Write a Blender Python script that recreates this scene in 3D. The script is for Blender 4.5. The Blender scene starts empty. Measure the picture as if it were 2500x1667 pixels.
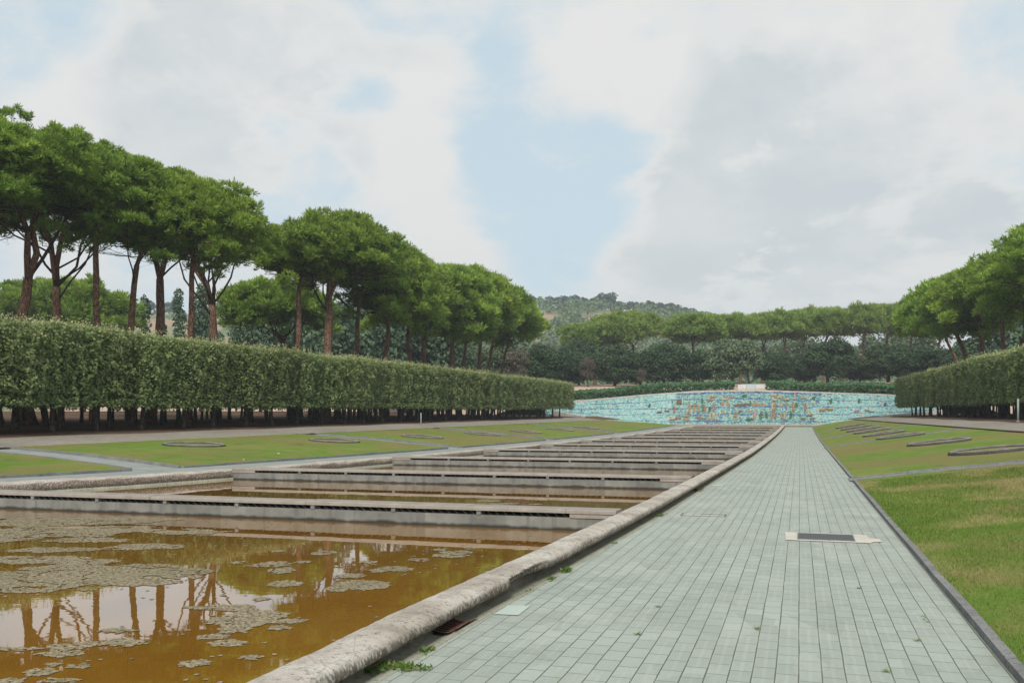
import bpy, math, random
import numpy as np
from mathutils import Vector
PI = math.pi
R = math.radians
scene = bpy.context.scene
COL = scene.collection

# ------------------------------------------------------------------ camera
EYE = 1.6
TH = R(17.55)                    # the camera looks left of the walkway's direction (+Y)
CT, ST = math.cos(TH), math.sin(TH)
FPX = 2090.0
cam_d = bpy.data.cameras.new("camera")
cam = bpy.data.objects.new("camera", cam_d)
COL.objects.link(cam)
cam.location = (0, 0, EYE)
cam.rotation_euler = (R(90), 0, TH)
cam_d.lens = 32.0
cam_d.sensor_width = 36.0
cam_d.shift_y = 0.074
cam_d.clip_start = 0.1
cam_d.clip_end = 6000
scene.camera = cam

# ------------------------------------------------------------------ world, sun, exposure
SUN_EL, SUN_AZ = 43.0, 171.0     # azimuth clockwise from +Y: behind the camera
scene.view_settings.view_transform = 'Standard'
scene.view_settings.look = 'None'
scene.view_settings.exposure = 0.0
scene.view_settings.gamma = 1.0
scene.view_settings.use_curve_mapping = False

def build_world():
    w = bpy.data.worlds.new("World")
    scene.world = w
    w.use_nodes = True
    nt = w.node_tree
    nt.nodes.clear()
    L = nt.links
    def nd(t, **k):
        n = nt.nodes.new(t)
        for a, b in k.items():
            setattr(n, a, b)
        return n
    def math_(op, a, b=None, clamp=False):
        n = nd('ShaderNodeMath', operation=op)
        n.use_clamp = clamp
        for i, v in enumerate((a, b)):
            if v is None: continue
            if isinstance(v, (int, float)): n.inputs[i].default_value = v
            else: L.new(v, n.inputs[i])
        return n.outputs[0]
    def mixc(f, a, b):
        n = nd('ShaderNodeMix', data_type='RGBA')
        if isinstance(f, (int, float)): n.inputs[0].default_value = f
        else: L.new(f, n.inputs[0])
        for i, v in ((6, a), (7, b)):
            if isinstance(v, tuple): n.inputs[i].default_value = v + (1,)
            else: L.new(v, n.inputs[i])
        return n.outputs[2]
    def rng(v, a, b, c, d):
        n = nd('ShaderNodeMapRange', interpolation_type='SMOOTHSTEP')
        L.new(v, n.inputs[0])
        for i, q in enumerate((a, b, c, d)): n.inputs[i + 1].default_value = q
        return n.outputs[0]
    tc = nd('ShaderNodeTexCoord')
    D = tc.outputs['Generated']
    sep = nd('ShaderNodeSeparateXYZ'); L.new(D, sep.inputs[0])
    # cloud deck coordinates: the direction carried to a plane overhead (softened near the horizon)
    den = math_('ADD', math_('MAXIMUM', sep.outputs[2], 0.0), 0.42)
    comb = nd('ShaderNodeCombineXYZ')
    L.new(math_('DIVIDE', sep.outputs[0], den), comb.inputs[0])
    L.new(math_('DIVIDE', sep.outputs[1], den), comb.inputs[1])
    L.new(math_('DIVIDE', sep.outputs[2], den), comb.inputs[2])
    def noise(scale, detail, rough, off, dist=0.0, src=None):
        mp = nd('ShaderNodeMapping'); mp.inputs['Location'].default_value = off
        L.new(src or comb.outputs[0], mp.inputs[0])
        n = nd('ShaderNodeTexNoise'); n.inputs['Scale'].default_value = scale
        n.inputs['Detail'].default_value = detail; n.inputs['Roughness'].default_value = rough
        n.inputs['Distortion'].default_value = dist
        L.new(mp.outputs[0], n.inputs['Vector'])
        return n.outputs[0]
    nz = noise(3.3, 10, 0.57, (3.1, 1.7, 0.4), 0.5)
    nf = noise(9.0, 8, 0.6, (1.1, 6.3, 2.0), 0.4)
    wob = noise(5.0, 7, 0.6, (7.7, 2.2, 5.0), 0.3)
    # wind-driven openings and cloud banks, as directions (x right of frame centre, y up), radius in degrees, weight
    def dirv(px, py):
        u = (px - 1176) / FPX; v = (958 - py) / FPX
        q = Vector((u * CT - ST, u * ST + CT, v)); q.normalize(); return q
    total = math_('ADD', math_('MULTIPLY', math_('SUBTRACT', nz, 0.5), 3.3), math_('MULTIPLY', math_('SUBTRACT', nf, 0.5), 1.1))
    total = math_('ADD', total, 0.34)
    banks = [(1250, 60, 4.5, -0.60), (1150, 310, 3.5, -0.30), (1420, 400, 4.5, -0.45), (1180, 420, 4.0, -0.45), (1330, 540, 4.5, -0.60), (20, 60, 5, -0.9), (120, 90, 3, -0.3),
             (640, 470, 4, -0.40), (2240, 250, 5, -0.45), (2330, 60, 4, -0.35), (860, 230, 2.5, -0.35), (1080, 400, 3.5, -0.45), (850, 430, 3, -0.30), (1230, 660, 4, -0.35), (1120, 150, 3, -0.35), (1320, 300, 3, -0.3),
             (450, 70, 10, 0.50), (850, 60, 7, 0.45), (1900, 200, 13, 0.55), (2000, 420, 8, 0.45), (1680, 330, 6, 0.40), (420, 290, 6, 0.45), (930, 300, 4.0, 0.55), (1010, 520, 4.2, 0.85), (980, 180, 3.0, 0.45), (640, 270, 4, 0.35),
             (1360, 140, 3.8, 0.65), (1515, 210, 2.6, 0.60), (1470, 520, 3.2, 0.55), (1560, 590, 5, 0.5), (1330, 600, 3.0, 0.40), (70, 180, 4, 0.75), (1900, 620, 11, 0.55), (1100, 600, 4, 0.3), (1560, 30, 5, 0.35)]
    wdeg = math_('SUBTRACT', wob, 0.5)
    for px, py, rad, wt in banks:
        v = nd('ShaderNodeVectorMath', operation='DOT_PRODUCT')
        L.new(D, v.inputs[0]); v.inputs[1].default_value = dirv(px, py)
        # angular distance from the bank's middle, roughened so that its rim is ragged
        ang = math_('MULTIPLY', math_('ARCCOSINE', math_('MINIMUM', v.outputs['Value'], 0.999999)), 57.3 / rad)
        ang = math_('ADD', ang, math_('MULTIPLY', wdeg, 2.6))
        b = rng(ang, 1.35, 0.15, 0.0, wt)
        total = math_('ADD', total, b)
    mask = rng(total, -0.28, 0.88, 0.16, 1.0)
    sky = nd('ShaderNodeTexSky', sky_type='NISHITA')
    sky.sun_disc = False
    sky.sun_elevation = R(SUN_EL); sky.sun_rotation = R(SUN_AZ)
    sky.air_density = 1.0; sky.dust_density = 1.5; sky.ozone_density = 1.0
    gain = nd('ShaderNodeMix', data_type='RGBA', blend_type='MULTIPLY'); gain.inputs[0].default_value = 1.0
    L.new(sky.outputs[0], gain.inputs[6]); gain.inputs[7].default_value = (0.11, 0.11, 0.11, 1)
    # thin veil between the clouds
    blue = mixc(0.80, gain.outputs[2], (0.600, 0.775, 0.870))
    shade = noise(4.2, 9, 0.60, (11.0, 4.0, 2.0), 0.5)
    thick = rng(total, 0.40, 1.35, 0.0, 1.0)
    grey = math_('SUBTRACT', rng(shade, 0.34, 0.66, 0.0, 0.75), 0.25)
    for px, py, rad, wt in [(560, 60, 9, 0.75), (300, 130, 7, 0.5), (1750, 470, 9, 0.8), (1620, 380, 6, 0.5), (2150, 150, 8, 0.35), (2000, 520, 9, 0.45), (1000, 590, 5, 0.45), (1500, 640, 6, 0.4), (450, 260, 5, 0.35), (820, 180, 5, 0.3), (1010, 470, 3.0, -0.9), (950, 280, 3.5, -0.9), (1470, 490, 3.5, -0.9), (2100, 30, 7, -0.7), (70, 160, 4, -0.9), (600, 270, 4, -0.6), (1400, 110, 4, -0.9), (1515, 210, 3, -0.9)]:
        v = nd('ShaderNodeVectorMath', operation='DOT_PRODUCT')
        L.new(D, v.inputs[0]); v.inputs[1].default_value = dirv(px, py)
        ang = math_('MULTIPLY', math_('ARCCOSINE', math_('MINIMUM', v.outputs['Value'], 0.999999)), 57.3 / rad)
        ang = math_('ADD', ang, math_('MULTIPLY', wdeg, 2.8))
        grey = math_('ADD', grey, rng(ang, 1.75, 0.0, 0.0, wt))
    grey = math_('MULTIPLY', grey, thick, True)
    fold = noise(5.5, 8, 0.58, (2.0, 14.0, 5.0), 0.15)
    grey = math_('MULTIPLY', grey, rng(fold, 0.30, 0.70, 0.50, 1.10), True)
    cloud = mixc(grey, (0.810, 0.812, 0.800), (0.610, 0.665, 0.695))
    low = rng(sep.outputs[2], 0.02, 0.22, 0.55, 0.0)
    cloud = mixc(low, cloud, (0.745, 0.758, 0.760))
    col = mixc(mask, blue, cloud)
    below = rng(sep.outputs[2], -0.02, -0.2, 0.0, 1.0)
    col = mixc(below, col, (0.16, 0.17, 0.15))
    bg = nd('ShaderNodeBackground'); bg.inputs[1].default_value = 1.0
    L.new(col, bg.inputs[0])
    out = nd('ShaderNodeOutputWorld'); L.new(bg.outputs[0], out.inputs[0])
build_world()

sun_d = bpy.data.lights.new("sun", 'SUN')
sun_d.energy = 3.7
sun_d.angle = R(14)
sun_d.color = (1.0, 0.955, 0.89)
sun = bpy.data.objects.new("sun", sun_d)
COL.objects.link(sun)
_az, _el = R(SUN_AZ), R(SUN_EL)
_to = Vector((math.sin(_az) * math.cos(_el), math.cos(_az) * math.cos(_el), math.sin(_el)))
sun.rotation_euler = _to.to_track_quat('Z', 'Y').to_euler()

# ------------------------------------------------------------------ helpers
def at(px, d):
    """ground position of something seen at column px of the photograph, d metres away along the view axis"""
    u = (px - 1176) / FPX * d
    x = (u - d * ST / CT) * CT
    return x, (d + x * ST) / CT
def zat(py, d):
    return EYE + (958 - py) * d / FPX

def tag(o, label=None, cat=None, group=None, kind=None):
    if label: o['label'] = label
    if cat: o['category'] = cat
    if group: o['group'] = group
    if kind: o['kind'] = kind
    return o
def empty(name, loc=(0, 0, 0), rz=0.0, label=None, cat=None, group=None):
    o = bpy.data.objects.new(name, None)
    COL.objects.link(o)
    o.empty_display_size = 0.3
    o.location = loc
    o.rotation_euler = (0, 0, rz)
    return tag(o, label, cat, group)
def link(name, me, parent=None):
    o = bpy.data.objects.new(name, me)
    COL.objects.link(o)
    if parent: o.parent = parent
    return o
def dup(root, loc, rz=0.0, scale=None, label=None, group=None, cat=None):
    r = root.copy(); COL.objects.link(r)
    r.location = loc; r.rotation_euler = (0, 0, rz)
    if scale: r.scale = scale
    if label: r['label'] = label
    if group: r['group'] = group
    if cat: r['category'] = cat
    for ch in list(root.children):
        c = ch.copy(); COL.objects.link(c); c.parent = r
        for g in list(ch.children):
            q = g.copy(); COL.objects.link(q); q.parent = c
    return r

class MB:
    """collects geometry, builds ONE mesh object"""
    def __init__(s):
        s.v = []; s.f = []; s.m = []; s.n = 0; s.sm = []
    def add(s, V, F, mi=0, smooth=False):
        V = [tuple(p) for p in V]
        s.v += V
        for f in F:
            s.f.append(tuple(i + s.n for i in f)); s.m.append(mi); s.sm.append(smooth)
        s.n += len(V)
    def box(s, x0, x1, y0, y1, z0, z1, mi=0, rot=None):
        V = [(x0, y0, z0), (x1, y0, z0), (x1, y1, z0), (x0, y1, z0), (x0, y0, z1), (x1, y0, z1), (x1, y1, z1), (x0, y1, z1)]
        if rot: V = [rot(p) for p in V]
        s.add(V, [(0, 3, 2, 1), (4, 5, 6, 7), (0, 1, 5, 4), (1, 2, 6, 5), (2, 3, 7, 6), (3, 0, 4, 7)], mi)
    def tube(s, pts, rad, sides=7, mi=0, cap=True):
        pts = [Vector(p) for p in pts]
        n = len(pts); V = []; F = []
        ref = Vector((0.13, 0.97, 0.2))
        for i, p in enumerate(pts):
            t = (pts[min(i + 1, n - 1)] - pts[max(i - 1, 0)])
            if t.length < 1e-6: t = Vector((0, 0, 1))
            t.normalize()
            a = t.cross(ref)
            if a.length < 0.05: a = t.cross(Vector((1, 0, 0)))
            a.normalize(); b = t.cross(a)
            for k in range(sides):
                q = 2 * PI * k / sides
                V.append(p + (a * math.cos(q) + b * math.sin(q)) * rad[i])
        for i in range(n - 1):
            for k in range(sides):
                k2 = (k + 1) % sides
                F.append((i * sides + k, (i + 1) * sides + k, (i + 1) * sides + k2, i * sides + k2))
        if cap:
            F.append(tuple(range(sides))); F.append(tuple((n - 1) * sides + k for k in reversed(range(sides))))
        s.add(V, F, mi, True)
    def build(s, name, mats, parent=None):
        me = bpy.data.meshes.new(name)
        me.from_pydata(s.v, [], s.f)
        if not isinstance(mats, (list, tuple)): mats = [mats]
        for m in mats: me.materials.append(m)
        me.polygons.foreach_set('material_index', s.m)
        me.polygons.foreach_set('use_smooth', s.sm)
        me.update()
        return link(name, me, parent)

def np_mesh(name, V, k, mat, tint=None, mi=None, mats=None):
    """V: (n*k,3) unshared polygons of k corners each; tint: per face float"""
    n = len(V) // k
    me = bpy.data.meshes.new(name)
    me.vertices.add(n * k); me.loops.add(n * k); me.polygons.add(n)
    me.vertices.foreach_set('co', np.ascontiguousarray(V, dtype=np.float32).ravel())
    me.loops.foreach_set('vertex_index', np.arange(n * k, dtype=np.int32))
    me.polygons.foreach_set('loop_start', np.arange(0, n * k, k, dtype=np.int32))
    me.polygons.foreach_set('loop_total', np.full(n, k, dtype=np.int32))
    if tint is not None:
        a = me.attributes.new('tint', 'FLOAT', 'FACE')
        a.data.foreach_set('value', np.ascontiguousarray(tint, dtype=np.float32))
    for m in (mats or [mat]): me.materials.append(m)
    if mi is not None: me.polygons.foreach_set('material_index', np.ascontiguousarray(mi, dtype=np.int32))
    me.update(calc_edges=True)
    return me

def grid_mesh(name, P, mat, smooth=True, parent=None):
    """P: (rows, cols, 3)"""
    r, c = P.shape[:2]
    idx = np.arange(r * c).reshape(r, c)
    F = np.stack([idx[:-1, :-1], idx[:-1, 1:], idx[1:, 1:], idx[1:, :-1]], -1).reshape(-1, 4)
    me = bpy.data.meshes.new(name)
    me.from_pydata(P.reshape(-1, 3).tolist(), [], F.tolist())
    me.materials.append(mat)
    me.polygons.foreach_set('use_smooth', [smooth] * len(F))
    me.update()
    return link(name, me, parent)

def vnoise(x, y, seed=0):
    """smooth value noise, numpy"""
    xi = np.floor(x).astype(np.int64); yi = np.floor(y).astype(np.int64)
    xf = x - xi; yf = y - yi
    def h(a, b):
        n = (a * 374761393 + b * 668265263 + seed * 974634777) & 0xffffffff
        n = ((n ^ (n >> 13)) * 1274126177) & 0xffffffff
        return ((n ^ (n >> 16)) & 0xffff) / 65535.0
    u = xf * xf * (3 - 2 * xf); v = yf * yf * (3 - 2 * yf)
    return (h(xi, yi) * (1 - u) + h(xi + 1, yi) * u) * (1 - v) + (h(xi, yi + 1) * (1 - u) + h(xi + 1, yi + 1) * u) * v
def fbm(x, y, seed=0, oct=4):
    s = 0.0; a = 0.5; t = 0.0
    for o in range(oct):
        s = s + a * vnoise(x * 2 ** o, y * 2 ** o, seed + o * 17); t += a; a *= 0.5
    return s / t

# ------------------------------------------------------------------ materials
class NT:
    def __init__(s, name):
        s.mat = bpy.data.materials.new(name)
        s.mat.use_nodes = True
        s.nt = s.mat.node_tree
        s.nt.nodes.clear()
        s.out = s.nt.nodes.new('ShaderNodeOutputMaterial')
        s.tc = s.nt.nodes.new('ShaderNodeTexCoord')
    def nd(s, t, **k):
        n = s.nt.nodes.new(t)
        for a, b in k.items(): setattr(n, a, b)
        return n
    def put(s, sock, v):
        if v is None: return
        if isinstance(v, (int, float)): sock.default_value = v
        elif isinstance(v, tuple):
            sock.default_value = v if len(v) == len(sock.default_value) else v + (1,)
        else: s.nt.links.new(v, sock)
    def co(s, scale=(1, 1, 1), loc=(0, 0, 0), rot=(0, 0, 0), kind='Object'):
        m = s.nd('ShaderNodeMapping')
        m.inputs['Scale'].default_value = scale; m.inputs['Location'].default_value = loc; m.inputs['Rotation'].default_value = rot
        s.nt.links.new(s.tc.outputs[kind], m.inputs[0])
        return m.outputs[0]
    def noise(s, scale, detail=4, rough=0.55, vec=None, dist=0.0, out=0):
        n = s.nd('ShaderNodeTexNoise')
        n.inputs['Scale'].default_value = scale; n.inputs['Detail'].default_value = detail
        n.inputs['Roughness'].default_value = rough; n.inputs['Distortion'].default_value = dist
        s.put(n.inputs['Vector'], vec if vec is not None else s.co())
        return n.outputs[out]
    def voro(s, scale, vec=None, feature='F1', rnd=1.0, out='Color'):
        n = s.nd('ShaderNodeTexVoronoi', feature=feature)
        n.inputs['Scale'].default_value = scale; n.inputs['Randomness'].default_value = rnd
        s.put(n.inputs['Vector'], vec if vec is not None else s.co())
        return n.outputs[out]
    def ramp(s, f, stops, interp='LINEAR'):
        n = s.nd('ShaderNodeValToRGB'); r = n.color_ramp; r.interpolation = interp
        while len(r.elements) < len(stops): r.elements.new(0.5)
        for e, (p, c) in zip(r.elements, stops):
            e.position = p
            e.color = (c, c, c, 1) if isinstance(c, (int, float)) else tuple(c) + (1,)
        s.put(n.inputs[0], f)
        return n.outputs[0]
    def rng(s, v, a, b, c=0.0, d=1.0, smooth=True):
        n = s.nd('ShaderNodeMapRange', interpolation_type='SMOOTHSTEP' if smooth else 'LINEAR')
        s.put(n.inputs[0], v)
        for i, q in enumerate((a, b, c, d)): n.inputs[i + 1].default_value = q
        return n.outputs[0]
    def mix(s, f, a, b, mode='MIX'):
        n = s.nd('ShaderNodeMix', data_type='RGBA', blend_type=mode)
        s.put(n.inputs[0], f); s.put(n.inputs[6], a); s.put(n.inputs[7], b)
        return n.outputs[2]
    def m(s, op, a, b=None, clamp=False):
        n = s.nd('ShaderNodeMath', operation=op); n.use_clamp = clamp
        s.put(n.inputs[0], a); s.put(n.inputs[1], b)
        return n.outputs[0]
    def bump(s, h, strength=0.5, dist=0.02, nrm=None):
        n = s.nd('ShaderNodeBump'); n.inputs['Strength'].default_value = strength; n.inputs['Distance'].default_value = dist
        s.put(n.inputs['Height'], h)
        if nrm is not None: s.put(n.inputs['Normal'], nrm)
        return n.outputs[0]
    def attr(s, name):
        n = s.nd('ShaderNodeAttribute'); n.attribute_name = name
        return n.outputs['Fac']
    def sep(s, v=None, kind='Object'):
        n = s.nd('ShaderNodeSeparateXYZ'); s.put(n.inputs[0], v if v is not None else s.tc.outputs[kind])
        return n.outputs
    def objrand(s):
        return s.nd('ShaderNodeObjectInfo').outputs['Random']
    def done(s, col, rough=0.8, nrm=None, spec=0.3, metal=0.0):
        p = s.nd('ShaderNodeBsdfPrincipled')
        s.put(p.inputs['Base Color'], col); s.put(p.inputs['Roughness'], rough)
        p.inputs['Specular IOR Level'].default_value = spec; p.inputs['Metallic'].default_value = metal
        if nrm is not None: s.put(p.inputs['Normal'], nrm)
        s.nt.links.new(p.outputs[0], s.out.inputs[0])
        s.p = p
        return s.mat
    def leaf(s, col, trans=0.3, spec=0.25, rough=0.55):
        p = s.nd('ShaderNodeBsdfPrincipled')
        s.put(p.inputs['Base Color'], col); p.inputs['Roughness'].default_value = rough
        p.inputs['Specular IOR Level'].default_value = spec
        t = s.nd('ShaderNodeBsdfTranslucent'); s.put(t.inputs[0], col)
        x = s.nd('ShaderNodeMixShader'); x.inputs[0].default_value = trans
        s.nt.links.new(p.outputs[0], x.inputs[1]); s.nt.links.new(t.outputs[0], x.inputs[2])
        s.nt.links.new(x.outputs[0], s.out.inputs[0])
        return s.mat

def leafmat(name, stops, trans=0.3, objvar=0.12, spec=0.25):
    t = NT(name)
    c = t.ramp(t.attr('tint'), stops)
    hv = t.nd('ShaderNodeHueSaturation')
    t.put(hv.inputs['Color'], c)
    r = t.objrand()
    t.put(hv.inputs['Value'], t.rng(r, 0, 1, 1 - objvar, 1 + objvar, False))
    t.put(hv.inputs['Hue'], t.rng(t.m('FRACT', t.m('MULTIPLY', r, 7.31)), 0, 1, 0.492, 0.508, False))
    return t.leaf(hv.outputs[0], trans, spec)

M = {}
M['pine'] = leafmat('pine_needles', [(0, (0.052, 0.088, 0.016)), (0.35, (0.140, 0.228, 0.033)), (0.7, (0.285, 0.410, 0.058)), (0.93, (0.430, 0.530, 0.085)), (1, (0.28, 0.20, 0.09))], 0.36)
M['pine_far'] = leafmat('far_pine_needles', [(0, (0.10, 0.155, 0.036)), (0.5, (0.210, 0.300, 0.062)), (1, (0.330, 0.410, 0.090))], 0.32, 0.08)
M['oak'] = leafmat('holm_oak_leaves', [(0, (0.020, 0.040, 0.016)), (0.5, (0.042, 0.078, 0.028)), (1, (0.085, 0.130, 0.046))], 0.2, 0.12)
M['greyoak'] = leafmat('grey_green_leaves', [(0, (0.055, 0.082, 0.040)), (0.5, (0.105, 0.148, 0.070)), (1, (0.180, 0.225, 0.11))], 0.2, 0.15)
M['brown_leaf'] = leafmat('dry_brown_leaves', [(0, (0.07, 0.058, 0.042)), (0.5, (0.115, 0.090, 0.064)), (1, (0.18, 0.14, 0.10))], 0.15, 0.1)
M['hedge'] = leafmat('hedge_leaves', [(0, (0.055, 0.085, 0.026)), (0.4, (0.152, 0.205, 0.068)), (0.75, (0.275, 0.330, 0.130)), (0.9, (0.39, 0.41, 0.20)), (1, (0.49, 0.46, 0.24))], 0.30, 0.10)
M['skyline'] = leafmat('hilltop_leaves', [(0, (0.030, 0.050, 0.036)), (0.5, (0.050, 0.080, 0.052)), (1, (0.080, 0.115, 0.075))], 0.1, 0.15)
M['ivy'] = leafmat('ivy_leaves', [(0, (0.022, 0.058, 0.024)), (0.5, (0.038, 0.095, 0.034)), (1, (0.070, 0.145, 0.050))], 0.15, 0.05)
M['cedar'] = leafmat('cedar_needles', [(0, (0.030, 0.060, 0.030)), (0.5, (0.060, 0.110, 0.052)), (1, (0.110, 0.165, 0.080))], 0.15, 0.15)
M['wood'] = leafmat('hill_wood_leaves', [(0, (0.055, 0.095, 0.045)), (0.5, (0.105, 0.165, 0.070)), (1, (0.160, 0.225, 0.095))], 0.15, 0.1)
M['grassblade'] = leafmat('grass_blades', [(0, (0.090, 0.150, 0.024)), (0.5, (0.150, 0.215, 0.038)), (0.8, (0.23, 0.245, 0.075)), (1, (0.36, 0.30, 0.14))], 0.3, 0.0, 0.1)
M['weed'] = leafmat('weed_leaves', [(0, (0.06, 0.13, 0.02)), (0.6, (0.10, 0.20, 0.03)), (1, (0.25, 0.24, 0.08))], 0.3, 0.1)

def mk_bark(name, c0, c1, c2):
    t = NT(name)
    v = t.co((1, 1, 0.28))
    n = t.noise(9, 6, 0.65, v)
    vo = t.voro(11, v, 'DISTANCE_TO_EDGE', out='Distance')
    crack = t.rng(vo, 0.0, 0.12)
    c = t.ramp(n, [(0.3, c0), (0.5, c1), (0.72, c2)])
    c = t.mix(crack, tuple(x * 0.45 for x in c0), c)
    h = t.m('ADD', t.m('MULTIPLY', crack, 0.7), n)
    return t.done(c, 0.9, t.bump(h, 0.8, 0.05), 0.15)
M['bark'] = mk_bark('pine_bark', (0.11, 0.062, 0.042), (0.22, 0.120, 0.078), (0.33, 0.20, 0.14))
M['limb'] = mk_bark('pine_limb_bark', (0.045, 0.032, 0.026), (0.085, 0.055, 0.042), (0.135, 0.090, 0.068))
M['hbark'] = mk_bark('hedge_tree_bark', (0.050, 0.040, 0.030), (0.085, 0.068, 0.050), (0.14, 0.115, 0.085))

def mk_path(name='grey_green_pavers', base=((0.305, 0.340, 0.298), (0.362, 0.395, 0.348)), grow=1.0):
    t = NT(name)
    v = t.co((1, 1, 1), (0.03, 0, 0), (0, 0, PI / 2))
    def brick(vec, c1, c2, mort, msize, smooth):
        b = t.nd('ShaderNodeTexBrick')
        b.offset = 0.5; b.squash = 1.0
        t.put(b.inputs['Vector'], vec)
        b.inputs['Scale'].default_value = 1.0
        b.inputs['Mortar Size'].default_value = msize; b.inputs['Mortar Smooth'].default_value = smooth
        b.inputs['Brick Width'].default_value = 0.245; b.inputs['Row Height'].default_value = 0.139
        b.inputs['Bias'].default_value = 0.0
        b.inputs['Color1'].default_value = c1 + (1,); b.inputs['Color2'].default_value = c2 + (1,); b.inputs['Mortar'].default_value = mort + (1,)
        return b
    # wobble so that the courses are not ruler straight
    wob = t.noise(1.3, 3, 0.5, out=1)
    vm = t.nd('ShaderNodeVectorMath', operation='MULTIPLY_ADD')
    t.put(vm.inputs[0], wob); vm.inputs[1].default_value = (0.022, 0.014, 0); t.put(vm.inputs[2], v)
    vv = vm.outputs[0]
    b = brick(vv, base[0], base[1], (0.085, 0.088, 0.07), 0.0050, 0.35)
    s = t.sep(vv)
    # joints along the walk are wider and darker than the cross joints
    row = t.m('FRACT', t.m('DIVIDE', s[1], 0.139))
    edge = t.m('MINIMUM', row, t.m('SUBTRACT', 1.0, row))
    jn = t.noise(2.1, 4, 0.6)
    wid = t.rng(jn, 0.35, 0.68, 0.010, 0.046)
    longj = t.m('SUBTRACT', 1.0, t.m('DIVIDE', edge, wid), True)
    longj = t.rng(longj, 0.0, 0.5)
    # moulded grooves across each paver
    gr = t.m('SINE', t.m('MULTIPLY', s[0], 2 * PI / 0.0175))
    half = t.m('FRACT', t.m('DIVIDE', s[1], 0.0695))
    gmask = t.rng(t.m('ABSOLUTE', t.m('SUBTRACT', half, 0.5)), 0.30, 0.38, 1.0, 0.0)
    gro = t.m('MULTIPLY', t.rng(gr, 0.1, 0.9), gmask)
    wear = t.rng(t.noise(1.1, 5, 0.6), 0.38, 0.6)
    gro = t.m('MULTIPLY', gro, wear)
    n1 = t.noise(0.55, 5, 0.6); n2 = t.noise(38, 3, 0.7)
    c = t.mix(t.rng(n1, 0.3, 0.7, 0.0, 0.5), b.outputs['Color'], (0.340, 0.355, 0.308))
    c = t.mix(t.m('MULTIPLY', t.rng(n2, 0.35, 0.75), 0.30), c, (0.20, 0.23, 0.20))
    c = t.mix(t.m('MULTIPLY', t.rng(t.noise(0.22, 4, 0.5, t.co((1, 3.5, 1))), 0.55, 0.75), 0.30), c, (0.225, 0.25, 0.225))
    odd = t.voro(1.0, t.co((1 / 0.278, 1 / 0.49, 1), (0.3, 0.2, 0)), out='Color')
    so = t.nd('ShaderNodeSeparateColor'); t.put(so.inputs[0], odd)
    c = t.mix(t.m('MULTIPLY', t.rng(so.outputs[0], 0.80, 0.84), 0.22), c, (0.20, 0.225, 0.195))
    c = t.mix(t.m('MULTIPLY', t.rng(so.outputs[1], 0.86, 0.9), 0.25), c, (0.40, 0.42, 0.365))
    dirt = t.noise(0.9, 7, 0.68, t.co((1, 0.7, 1), (5, 3, 0)))
    c = t.mix(t.m('MULTIPLY', t.rng(dirt, 0.56, 0.72), 0.40), c, (0.20, 0.20, 0.155))
    c = t.mix(t.m('MULTIPLY', t.rng(t.voro(2.3, t.co((1, 1, 1), (2, 8, 0)), out='Distance'), 0.05, 0.02), 0.6), c, (0.13, 0.13, 0.10))
    c = t.mix(t.m('MULTIPLY', gro, 0.42), c, (0.15, 0.17, 0.145))
    jc = t.mix(t.rng(t.noise(3.3, 3), 0.5, 0.62), (0.085, 0.085, 0.068), (0.115, 0.125, 0.05))
    c = t.mix(t.m('MULTIPLY', longj, 0.66), c, jc)
    h = t.m('SUBTRACT', t.m('SUBTRACT', 1.0, t.m('MULTIPLY', gro, 0.25)), t.m('MAXIMUM', b.outputs['Fac'], longj))
    h = t.m('ADD', h, t.m('MULTIPLY', n2, 0.18))
    return t.done(c, 0.82, t.bump(h, 0.55, 0.006), 0.25)
M['path'] = mk_path()

def mk_stone(name, cols, scale=7.0, pit=True, dark=(0.10, 0.09, 0.075), bump=0.9, dist=0.02, streak=0.0):
    t = NT(name)
    n1 = t.noise(scale * 0.35, 6, 0.65); n2 = t.noise(scale * 4, 6, 0.72); n3 = t.noise(scale * 14, 4, 0.7)
    c = t.ramp(n1, [(0.3, cols[0]), (0.5, cols[1]), (0.7, cols[2])])
    c = t.mix(t.m('MULTIPLY', t.rng(n2, 0.50, 0.68), 0.75), c, dark)
    c = t.mix(t.m('MULTIPLY', t.rng(n3, 0.54, 0.70), 0.6), c, tuple(x * 0.8 for x in dark))
    h = t.m('ADD', t.m('MULTIPLY', n2, 0.8), t.m('MULTIPLY', n3, 0.5))
    if pit:
        # pitted sides: hammered concrete, rougher where the face is steep
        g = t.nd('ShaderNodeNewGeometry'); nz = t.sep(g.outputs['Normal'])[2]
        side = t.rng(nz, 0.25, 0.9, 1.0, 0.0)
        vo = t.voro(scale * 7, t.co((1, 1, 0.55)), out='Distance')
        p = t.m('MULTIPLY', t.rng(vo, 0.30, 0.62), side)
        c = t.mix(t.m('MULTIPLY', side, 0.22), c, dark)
        c = t.mix(t.m('MULTIPLY', p, 0.75), c, dark)
        h = t.m('SUBTRACT', h, t.m('MULTIPLY', p, 1.1))
        crk = t.voro(2.2, t.co((1.6, 0.55, 1), (3, 1, 0)), 'DISTANCE_TO_EDGE', out='Distance')
        c = t.mix(t.m('MULTIPLY', t.rng(t.m('ADD', crk, t.m('MULTIPLY', t.m('SUBTRACT', n2, 0.5), 0.09)), 0.0, 0.010, 1.0, 0.0), 0.30), c, dark)
        # joint marks every couple of metres
    if streak:
        st = t.noise(1.0, 5, 0.6, t.co((5.5, 5.5, 0.5)))
        c = t.mix(t.m('MULTIPLY', t.rng(st, 0.50, 0.66), streak), c, (0.07, 0.07, 0.062))
    return t.done(c, 0.9, t.bump(h, bump, dist), 0.2)
M['cope'] = mk_stone('weathered_coping_stone', [(0.29, 0.255, 0.21), (0.43, 0.39, 0.335), (0.56, 0.525, 0.475)], 5.0, True, (0.095, 0.078, 0.055), 0.7, 0.012)
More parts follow.
